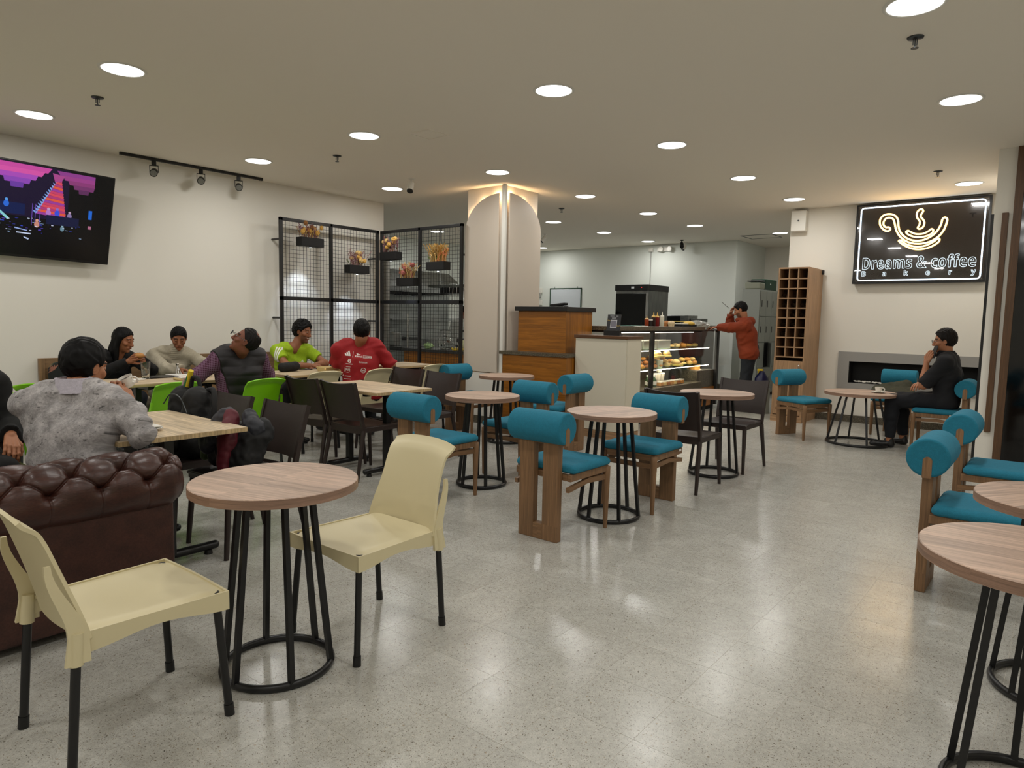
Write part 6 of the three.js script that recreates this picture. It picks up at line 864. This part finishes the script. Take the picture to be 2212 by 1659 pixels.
// 3 man in the vest, leaning back
{
  const check = canvasTex(128, 128, (k) => { k.fillStyle = '#4a1f36'; k.fillRect(0, 0, 128, 128); k.fillStyle = '#8a6a86'; for (let i = 0; i < 8; i++) { k.fillRect(i * 16, 0, 3, 128); k.fillRect(0, i * 16, 128, 3); } }); check.wrapS = check.wrapT = THREE.RepeatWrapping; check.repeat.set(8, 8);
  person({ label: 'person in a dark quilted vest and purple checked shirt looking up', pos: [-5.8, -3.22], face: -96, seat: 0.45, lean: -0.06, skin: tone.deep, bulk: 1.1, hair: { kind: 'thin', color: 0x171413 }, head: { at: [-5.63, 1.13, -3.2], yaw: -34, pitch: -34, roll: 0 }, glasses: M.steelDark, glassOut: 0.02,
    armL: { el: [-5.86, 0.83, -2.88], wr: [-6.12, 0.84, -3.02], curl: 0.4, palm: [0, -1, 0] }, armR: { el: [-5.88, 0.8, -3.56], wr: [-6.14, 0.83, -3.42], curl: 0.4 }, shirt: { mat: std(0xffffff, 0.9, { map: check }), sleeve: 'long', grow: 0.014 }, vest: cloth(0x1d171c, 0.6), trousers: cloth(0x23252c), res: 1.1 });
}
// 4 man in the yellow shirt
{
  const p = person({ label: 'person in a neon yellow sports shirt smiling with folded arms on the table', pos: [-7.37, -4.72], face: 84, seat: 0.44, lean: 0.36, size: 1.03, shoulder: 0.19, skin: tone.olive, beard: 1, smile: 1, hair: { kind: 'curly', color: 0x060505 }, head: { at: [-7.13, 1.165, -4.79], yaw: 112, pitch: 8, roll: -6 },
    armL: { el: [-6.98, 0.79, -5.0], wr: [-6.86, 0.79, -4.78], curl: 0.6, palm: [0, -1, 0] }, armR: { el: [-7.0, 0.785, -4.48], wr: [-6.8, 0.79, -4.68], dir: [0.3, 0, -1], curl: 0.6, palm: [0, -1, 0] }, knees: 0.2, shirt: { mat: cloth(0xb6dc1c, 0.8), sleeve: 'short', vneck: 0.05, hem: 0.14 }, trousers: cloth(0x0b0b0d), res: 1.1 });
  const stripes = printMat(128, 256, (k) => { for (let i = 0; i < 3; i++) { k.beginPath(); k.moveTo(20 + i * 34, 250); k.lineTo(36 + i * 34, 6); k.lineTo(56 + i * 34, 6); k.lineTo(42 + i * 34, 250); k.fill(); } });
  printOn(p.shirt, p.t, [-0.8, 0.1, 0.6], [0.6, 0, 0.8], add(mixp(p.shR, p.elR, 0.26), [0, 0.0, 0]), 0.1, 0.19, stripes); printOn(p.shirt, p.t, [0.9, 0.1, 0.4], [0.4, 0, -0.9], mixp(p.shL, p.elL, 0.26), 0.08, 0.17, stripes);
  printOn(p.shirt, p.t, [0, -0.2, 1], [1, 0, 0], add(p.chest, [0.075, 0.0, 0.1]), 0.05, 0.04, printMat(128, 96, (k) => { for (let i = 0; i < 3; i++) { const x = 14 + i * 34, y = 62 - i * 24; k.beginPath(); k.moveTo(x, y); k.lineTo(x + 20, y - 10); k.lineTo(x + 42, 90); k.lineTo(x + 18, 90); k.fill(); } }));
}
// 5 man in the red shirt, from behind
{
  const p = person({ label: 'person in a red sports shirt with white logos seen from behind', pos: [-5.95, -4.74], face: -126, seat: 0.47, lean: 0.06, tilt: 0.1, size: 1.07, shoulder: 0.185, bulk: 1.06, skin: tone.warm, hair: { kind: 'short', color: 0x0c0908 }, head: { at: [-5.93, 1.2, -4.72], yaw: -133, pitch: 2, size: 1.0 },
    armL: { el: [-6.2, 0.84, -4.6], wr: [-6.4, 0.8, -4.72], curl: 0.5 }, armR: { el: [-5.82, 0.83, -5.04], wr: [-6.05, 0.8, -5.12], curl: 0.5 }, shirt: { mat: cloth(0xb4101a, 0.75), sleeve: 'mid', grow: 0.018, wrinkle: 1.5 }, trousers: cloth(0x14141a), res: 1.1 });
  printOn(p.shirt, p.t, [0, 0.05, -1], [-1, -0.08, 0], add(p.chest, [0.02, -0.045, -0.1]), 0.34, 0.34, printMat(512, 512, (k) => {
    for (let i = 0; i < 3; i++) { const x = 40 + i * 26, y = 74 - i * 22; k.beginPath(); k.moveTo(x, y); k.lineTo(x + 20, y - 8); k.lineTo(x + 44, 106); k.lineTo(x + 18, 106); k.closePath(); k.fill(); }
    k.lineWidth = 4; k.beginPath(); k.moveTo(176, 30); k.lineTo(166, 124); k.stroke(); k.font = 'bold italic 36px sans-serif'; k.fillText('RIMAC', 196, 116); k.beginPath(); k.moveTo(216, 62); k.lineTo(256, 54); k.lineTo(246, 70); k.lineTo(290, 66); k.lineTo(286, 78); k.lineTo(232, 80); k.lineTo(240, 66); k.fill();
    k.strokeRect(332, 84, 130, 36); k.font = 'bold italic 27px sans-serif'; k.fillText('LUMINGO', 338, 112);
    k.font = 'bold 86px sans-serif'; k.fillText('G', 92, 216); k.fillRect(70, 230, 104, 11); k.font = '38px sans-serif'; k.fillText('betsson', 270, 206);
    k.font = 'bold 60px sans-serif'; k.fillText('Fit', 70, 346); k.lineWidth = 5; k.beginPath(); k.moveTo(62, 296); k.lineTo(62, 356); k.quadraticCurveTo(104, 386, 146, 356); k.stroke(); k.fillRect(76, 278, 70, 7);
    k.lineWidth = 7; k.beginPath(); k.arc(352, 322, 38, 0, 6.3); k.stroke(); k.font = 'bold 36px sans-serif'; k.fillText('MG', 324, 335);
    k.font = 'italic 26px sans-serif'; k.beginPath(); k.moveTo(30, 440); k.lineTo(46, 418); k.lineTo(58, 436); k.stroke(); k.fillRect(70, 424, 90, 12); k.fillRect(60, 474, 110, 8);
  }));
}
// 6 man in mottled grey eating on the sofa
{
  const mott = (() => { const a = tnoise(60, 201), b = tnoise(14, 202), d = tnoise(150, 203); return dataTex(512, 512, (u, v) => { let k = 158 + (a(u, v) - 0.5) * 26 + (d(u, v) - 0.5) * 26 + (b(u, v) - 0.5) * 44; if (a(u + 0.3, v) > 0.76 && b(u + 0.2, v) > 0.55) k -= 60 * (a(u + 0.3, v) - 0.76) / 0.2; return [k, k * 0.975, k * 0.975]; }); })(); mott.repeat.set(2.2, 2.2);
  person({ label: 'person in a mottled grey long-sleeved top eating on the brown sofa', pos: [-3.62, -1.16], face: -122, seat: 0.42, lean: 0.18, shoulder: 0.18, bulk: 1.0, skin: tone.fair, hair: { kind: 'full', color: 0x060505 }, head: { at: [-3.79, 1.095, -1.295], yaw: -158, pitch: 12 },
    armR: { el: [-3.47, 0.785, -1.42], wr: [-3.69, 0.9, -1.47], dir: [-0.5, 0.8, 0.1], palm: [-0.7, -0.2, 0.5], curl: 0.75 }, armL: { el: [-4.02, 0.76, -1.2], wr: [-3.9, 0.9, -1.42], dir: [0.3, 0.8, -0.2], palm: [0.8, 0, 0], curl: 0.7 }, collar: cloth(0xcfc8d4, 0.7), shirt: { mat: std(0xffffff, 0.9, { map: mott }), sleeve: 'long', grow: 0.016, wrinkle: 1.8, hem: 0.13 }, trousers: cloth(0x2b2f36), knL: [-4.05, 0.5, -1.36], knR: [-3.87, 0.5, -1.5], anL: [-4.05, 0.085, -1.42], anR: [-3.9, 0.085, -1.58] });
}
// 7 person in a black jacket on the other sofa
person({ label: 'person in a black jacket at the left edge with a hand on the knee', pos: [-4.92, -1.0], face: 90, seat: 0.42, lean: 0.05, skin: tone.fair, hair: { kind: 'short', color: 0x0a0807 }, head: { yaw: 84, pitch: 6 }, armL: { el: [-4.84, 0.71, -1.255], wr: [-4.63, 0.66, -1.19], dir: [0.75, -0.5, 0.15], palm: [-0.1, -1, 0.2], curl: 0.55 }, armR: { el: [-4.86, 0.7, -0.72], wr: [-4.64, 0.65, -0.85], curl: 0.5 }, shirt: { name: 'jacket', mat: cloth(0x0d0d0c), sleeve: 'long', grow: 0.024, wrinkle: 1.6 }, trousers: cloth(0x0c0c0e), res: 1.1 });
// 8 man in the orange hoodie leaning on the counter
{
  const p = person({ label: 'person in a rust orange hoodie and jeans leaning on the pastry counter', pos: [-3.86, -10.62], face: -72, stand: 1, size: 0.985, lean: 0.16, bulk: 1.2, skin: tone.fair, beard: 1, hair: { kind: 'short', color: 0x0a0807 }, head: { at: [-4.0, 1.575, -10.55], yaw: -76, pitch: 24 },
    armL: { el: [-4.1, 1.3, -10.44], wr: [-4.33, 1.3, -10.46], curl: 0.5, palm: [0, -1, 0] }, armR: { el: [-4.24, 1.295, -10.72], wr: [-4.2, 1.52, -10.66], dir: [0.35, 0.75, 0.3], palm: [0.9, -0.2, 0.2], curl: 0.6 }, hood: 1, shirt: { name: 'hoodie', mat: cloth(0x9c3c14, 0.9), sleeve: 'long', grow: 0.024, hem: 0.1, wrinkle: 1.2 }, trousers: cloth(0x20262e), res: 1.15 });
  printOn(p.shirt, p.t, [0, 0.1, -1], [-1, 0, 0], add(p.chest, [0.0, 0.09, -0.1]), 0.2, 0.04, printMat(128, 32, (k) => { for (let i = 0; i < 9; i++) k.fillRect(6 + i * 13, 10 + (i % 3) * 2, 8, 9); }, 0x9a948c));
  one('pencil', rod([-4.205, 1.6, -10.6], [-4.3, 1.7, -10.52], 0.004, 0.003, 8), std(0x3a2414, 0.5), 'dark pencil held at the forehead by the man in orange', 'pencil');
}
// 9 man on the phone
{
  person({ label: 'person in a dark navy polo and glasses seated with a phone', pos: [-1.0, -8.83], face: -92, seat: 0.475, lean: 0.02, bulk: 1.06, skin: tone.fair, hair: { kind: 'full', color: 0x120d0a }, head: { at: [-1.06, 1.215, -8.83], yaw: -82, pitch: 6 }, glasses: M.black,
    armL: { el: [-1.2, 0.735, -8.63], wr: [-1.2, 0.985, -8.72], dir: [0.25, 0.85, -0.1], palm: [0.35, -0.2, -1], curl: 0.7 }, armR: { el: [-1.22, 0.77, -9.05], wr: [-1.26, 0.74, -8.8], curl: 0.4, palm: [0, -1, 0] }, collar: cloth(0x0d0f17), shirt: { name: 'polo_shirt', mat: cloth(0x0d0f17, 0.85), sleeve: 'mid', grow: 0.016 }, trousers: cloth(0x10131c), knL: [-1.5, 0.535, -8.7], knR: [-1.46, 0.54, -8.98], anL: [-1.5, 0.085, -8.68], anR: [-1.42, 0.085, -9.0], res: 1.1 });
  const ph = rbox(0.012, 0.14, 0.07, 0.005); ph.rotateZ(-0.25); one('mobile_phone', ph, M.blackSatin, 'black phone held to the face by the seated man', 'phone', null, [-1.135, 1.1, -8.74], 0.6);
}
// 10 cook behind the counter
person({ label: 'person in a pale shirt bending over in the kitchen beside the column', pos: [-7.85, -8.35], face: -150, stand: 1, size: 0.97, lean: 0.5, skin: tone.deep, hair: { kind: 'short', color: 0x0a0807 }, head: { yaw: -150, pitch: 40 }, armL: { el: [-8.15, 1.0, -8.35], wr: [-8.2, 0.95, -8.6], curl: 0.5 }, armR: { el: [-7.75, 1.0, -8.68], wr: [-7.95, 0.95, -8.8], curl: 0.5 }, shirt: { mat: cloth(0xc4c8c0, 0.85), sleeve: 'mid', grow: 0.02, wrinkle: 1.5 }, trousers: cloth(0x202024), res: 1.6 });

// ---------------------------------------------------------------- bags, coats and table things
function lump(list, k, amp, freq, cell = 0.009) { const f = bones(list, k); return surfaceNets((x, y, z) => f(x, y, z) - amp * noise.noise(x * freq, y * freq, z * freq) - amp * 0.5 * noise.noise(x * freq * 2.3, y * freq * 2.3, z * freq * 2.3), ...boundsOf(list, 0.05), cell); }
{ // black backpack on the brown chair
  const t = thing('backpack', 'black backpack standing on the brown chair beside the pale table', 'backpack', [-4.42, 0.45, -2.1]);
  part('main_bag', lump([[[-0.09, 0.1, 0], [-0.1, 0.36, -0.02], 0.1, 0.085], [[0.09, 0.1, 0], [0.09, 0.37, -0.02], 0.1, 0.085], [[-0.1, 0.1, 0.02], [0.1, 0.1, 0.02], 0.1, 0.1]], 0.05, 0.008, 14), cloth(0x0a0a0b, 0.7), t);
  part('front_pocket', lump([[[-0.1, 0.1, 0.12], [-0.1, 0.22, 0.1], 0.06, 0.05], [[0.06, 0.1, 0.12], [0.06, 0.22, 0.1], 0.06, 0.05]], 0.06, 0.005, 16), cloth(0x0d0d0e, 0.65), t);
  part('top_handle', tube([[-0.05, 0.43, -0.05], [-0.02, 0.5, -0.05], [0.05, 0.5, -0.05], [0.08, 0.43, -0.05]], 0.014, 24, 8), M.blackMatte, t); part('shoulder_strap', tube([[0.08, 0.42, -0.09], [0.17, 0.43, -0.09], [0.235, 0.33, -0.06], [0.235, 0.14, -0.04], [0.19, 0.02, 0.0]], 0.018, 40, 8), M.blackMatte, t); part('zip', tube([[-0.16, 0.33, 0.08], [-0.05, 0.4, 0.085], [0.08, 0.39, 0.085], [0.16, 0.3, 0.08]], 0.004, 24, 6), M.steelDark, t);
  const u = thing('umbrella', 'small folded umbrella with yellow, green and red panels in the backpack', 'umbrella', [-4.5, 0.86, -2.14]); part('folded_canopy', [rod([-0.02, 0, 0], [0.06, 0.14, 0], 0.02, 0.016, 12)], std(0xd8c02a, 0.6), u); part('green_panel', [rod([-0.025, -0.005, 0.012], [0.035, 0.1, 0.012], 0.014, 0.008, 10)], std(0x3a7a4a, 0.6), u); part('pale_panel', [rod([-0.05, -0.01, 0.014], [0.0, 0.09, 0.014], 0.014, 0.008, 10)], std(0xd0b0b0, 0.6), u); part('red_tip', sph(0.016, -0.045, -0.005, 0.024, 10, 8), std(0xc03028, 0.5), u);
}
{ // jacket bag on the next chair
  const t = thing('jacket_pile', 'heap of a grey, black and dark red jacket on the brown chair', 'jacket', [-3.79, 0.45, -2.1]);
  part('black_coat', lump([[[-0.13, 0.1, 0.02], [0.1, 0.12, 0.02], 0.1, 0.11], [[0.0, 0.18, -0.02], [0.16, 0.24, -0.04], 0.1, 0.08], [[0.12, 0.08, 0.06], [0.17, 0.2, 0.0], 0.08, 0.07]], 0.05, 0.02, 11), cloth(0x0b0b0f, 0.7), t);
  part('grey_sleeve', lump([[[-0.16, 0.2, 0.1], [-0.02, 0.32, 0.06], 0.05, 0.06], [[-0.12, 0.15, 0.13], [-0.02, 0.22, 0.12], 0.05, 0.05]], 0.05, 0.012, 13), cloth(0x33333c, 0.6), t);
  part('red_sleeve', lump([[[0.02, 0.33, 0.06], [0.1, 0.2, 0.12], 0.045, 0.05], [[0.1, 0.2, 0.12], [0.09, 0.06, 0.14], 0.05, 0.045]], 0.04, 0.012, 13), cloth(0x6a1426, 0.6), t);
  part('hood', lump([[[0.1, 0.32, -0.02], [0.2, 0.27, 0.0], 0.05, 0.05]], 0.04, 0.016, 14), cloth(0x232630, 0.6), t);
  part('zip_pull', rbox(0.01, 0.03, 0.006, 0.002, 0.075, 0.24, 0.172), M.chrome, t); part('green_toy', lump([[[-0.21, 0.07, 0.1], [-0.19, 0.16, 0.1], 0.03, 0.03]], 0.02, 0.004, 20, 0.006), std(0x4a5a34, 0.7), t);
}
{ // olive jacket on the chair by the fireplace
  const t = thing('olive_jacket', 'folded olive green jacket on the chair before the fireplace', 'jacket', [-1.66, 0.48, -9.72]);
  part('jacket', lump([[[-0.2, 0.07, 0.02], [0.16, 0.07, 0.04], 0.06, 0.07], [[-0.12, 0.1, -0.04], [0.12, 0.14, -0.06], 0.07, 0.08], [[-0.2, 0.06, 0.1], [0.2, 0.05, 0.12], 0.05, 0.05]], 0.05, 0.012, 10), cloth(0x3a3a22, 0.75), t); part('lining', lump([[[-0.24, 0.05, 0.14], [0.0, 0.045, 0.17], 0.035, 0.04]], 0.03, 0.008, 12), cloth(0x101218, 0.7), t);
}
const tumbler = (h, r) => lathe([[0, 0.003], [r * 0.8, 0.003], [r * 0.82, 0.006], [r, h], [r - 0.002, h], [r * 0.78, 0.012], [0, 0.012]], 28);
{ const g = thing('water_glass', 'tall glass of water on the table before the two women', 'glass', [-6.68, 0.75, -2.79]); part('glass_wall', tumbler(0.16, 0.042), M.glassSolid, g); part('water', cyl(0.033, 0.036, 0.078, 0, 0.013, 0, 24), M.water, g); }
{ const g = thing('water_glass', 'empty glass next to the notebook of the woman in cream', 'glass', [-6.72, 0.75, -3.42]); part('glass_wall', tumbler(0.13, 0.036), M.glassSolid, g); part('foot', cyl(0.03, 0.03, 0.003, 0, 0, 0, 20), M.glassSolid, g); }
function cup(name, label, pos, mat = M.ceramic) { const g = thing(name, label, 'cup', pos); part('cup_body', lathe([[0, 0.004], [0.024, 0.004], [0.028, 0.01], [0.04, 0.06], [0.0375, 0.06], [0.025, 0.012], [0, 0.01]], 28), mat, g); part('handle', new THREE.TorusGeometry(0.018, 0.005, 8, 20).translate(0.045, 0.034, 0), mat, g); part('coffee', cyl(0.03, 0.034, 0.002, 0, 0.045, 0, 24), std(0x2a1608, 0.2), g); return g; }
cup('coffee_cup', 'white coffee cup between the woman in cream and the vest', [-6.5, 0.75, -3.3]);
{ const c = cup('coffee_cup', 'white coffee cup with saucer on the low round table', [-1.66, 0.613, -8.75]); part('saucer', lathe([[0, -0.007], [0.04, -0.007], [0.078, 0.004], [0.076, 0.007], [0.03, 0.0], [0, 0.0]], 32), M.ceramic, c); }
{ const c = cup('glass_mug', 'white glass mug at the mouth of the man in grey', [-3.83, 0.98, -1.52]); c.rotation.set(0.5, 0.6, 0); }
{ const g = thing('paper_bun', 'bread roll in the hands of the woman with black hair', 'bread', [-6.93, 0.955, -2.845]); part('bun', new THREE.SphereGeometry(1, 20, 14).scale(0.05, 0.026, 0.042), std(0xb98246, 0.7), g); part('filling', cyl(0.042, 0.042, 0.006, 0, -0.006, 0, 20), std(0xc9a05a, 0.7), g); }
one('napkin', rbox(0.1, 0.012, 0.16, 0.004), M.paper, 'crumpled white napkin on the table before the woman in black', 'napkin', null, [-6.58, 0.757, -2.66], 0.5);
one('notebook', rbox(0.2, 0.014, 0.28, 0.003), M.paper, 'open white notebook under the hand of the woman in cream', 'notebook', null, [-6.82, 0.758, -3.22], 0.2);
one('dark_tablet', rbox(0.2, 0.012, 0.26, 0.004), M.blackSatin, 'black flat tablet beside the water glass', 'tablet', null, [-6.76, 0.757, -2.96]);
{ const g = thing('food_tray', 'pale open food tray on the women\'s table', 'tray', [-6.36, 0.75, -3.05]); part('tray_base', rbox(0.16, 0.02, 0.24, 0.006, 0, 0.011, 0), std(0xcdb47c, 0.6), g); part('paper', rbox(0.14, 0.006, 0.22, 0.002, 0, 0.026, 0), M.paper, g); }
{ const g = thing('phone_stand', 'small wire stand upright on the notebook', 'stand', [-6.84, 0.766, -3.16]); part('wire', [rod([-0.03, 0, 0], [0, 0.09, 0], 0.004), rod([0.03, 0, 0], [0, 0.09, 0], 0.004), rod([0, 0, -0.04], [0, 0.09, 0], 0.004)], M.chrome, g); part('clip', rbox(0.03, 0.02, 0.02, 0.004, 0, 0.095, 0), M.chrome, g); }
{ const g = thing('speaker_pouch', 'black zipped pouch on the table before the yellow shirt', 'pouch', [-6.62, 0.75, -4.27], 0.15); part('pouch', lump([[[0, 0.055, -0.09], [0, 0.052, 0.09], 0.052, 0.05]], 0.02, 0.003, 20, 0.006), M.blackMatte, g); part('zip', [rod([0.03, 0.08, -0.11], [0.03, 0.08, -0.14], 0.006)], M.chrome, g); }
{ const g = thing('food_container', 'open cream food box on the table between yellow and red shirt', 'box', [-6.42, 0.75, -4.66]); part('box', [rbox(0.14, 0.008, 0.22, 0.002, 0, 0.004, 0), sheet((u, v) => [lerp(-0.07, 0.07, u), 0.004 + v * 0.045, 0.11 + v * 0.02], 4, 2, 0.003), sheet((u, v) => [lerp(0.07, -0.07, u), 0.004 + v * 0.045, -0.11 - v * 0.02], 4, 2, 0.003), sheet((u, v) => [0.07 + v * 0.02, 0.004 + v * 0.045, lerp(0.11, -0.11, u)], 4, 2, 0.003), sheet((u, v) => [-0.07 - v * 0.02, 0.004 + v * 0.045, lerp(-0.11, 0.11, u)], 4, 2, 0.003)], std(0xd8c48a, 0.6), g); part('food', rbox(0.12, 0.02, 0.19, 0.008, 0, 0.018, 0), std(0xc99a4a, 0.7), g); }
one('mobile_phone', rbox(0.07, 0.009, 0.14, 0.004), M.blackSatin, 'black phone lying flat before the man in yellow', 'phone', null, [-6.72, 0.756, -4.55]);
{ const g = thing('small_plate', 'white plate with paper by the elbow of the man in grey', 'plate', [-3.76, 0.75, -1.56]); part('plate', lathe([[0, 0.002], [0.05, 0.002], [0.085, 0.014], [0.083, 0.017], [0.05, 0.006], [0, 0.006]], 32), M.ceramic, g); part('paper', rbox(0.12, 0.004, 0.09, 0.001, -0.03, 0.02, -0.03), M.paper, g); }
one('napkin', rbox(0.14, 0.006, 0.1, 0.002), M.paper, 'flat white napkin on the table edge before the man in grey', 'napkin', null, [-3.86, 0.754, -1.42], 0.4);
renderer.render(scene, camera);
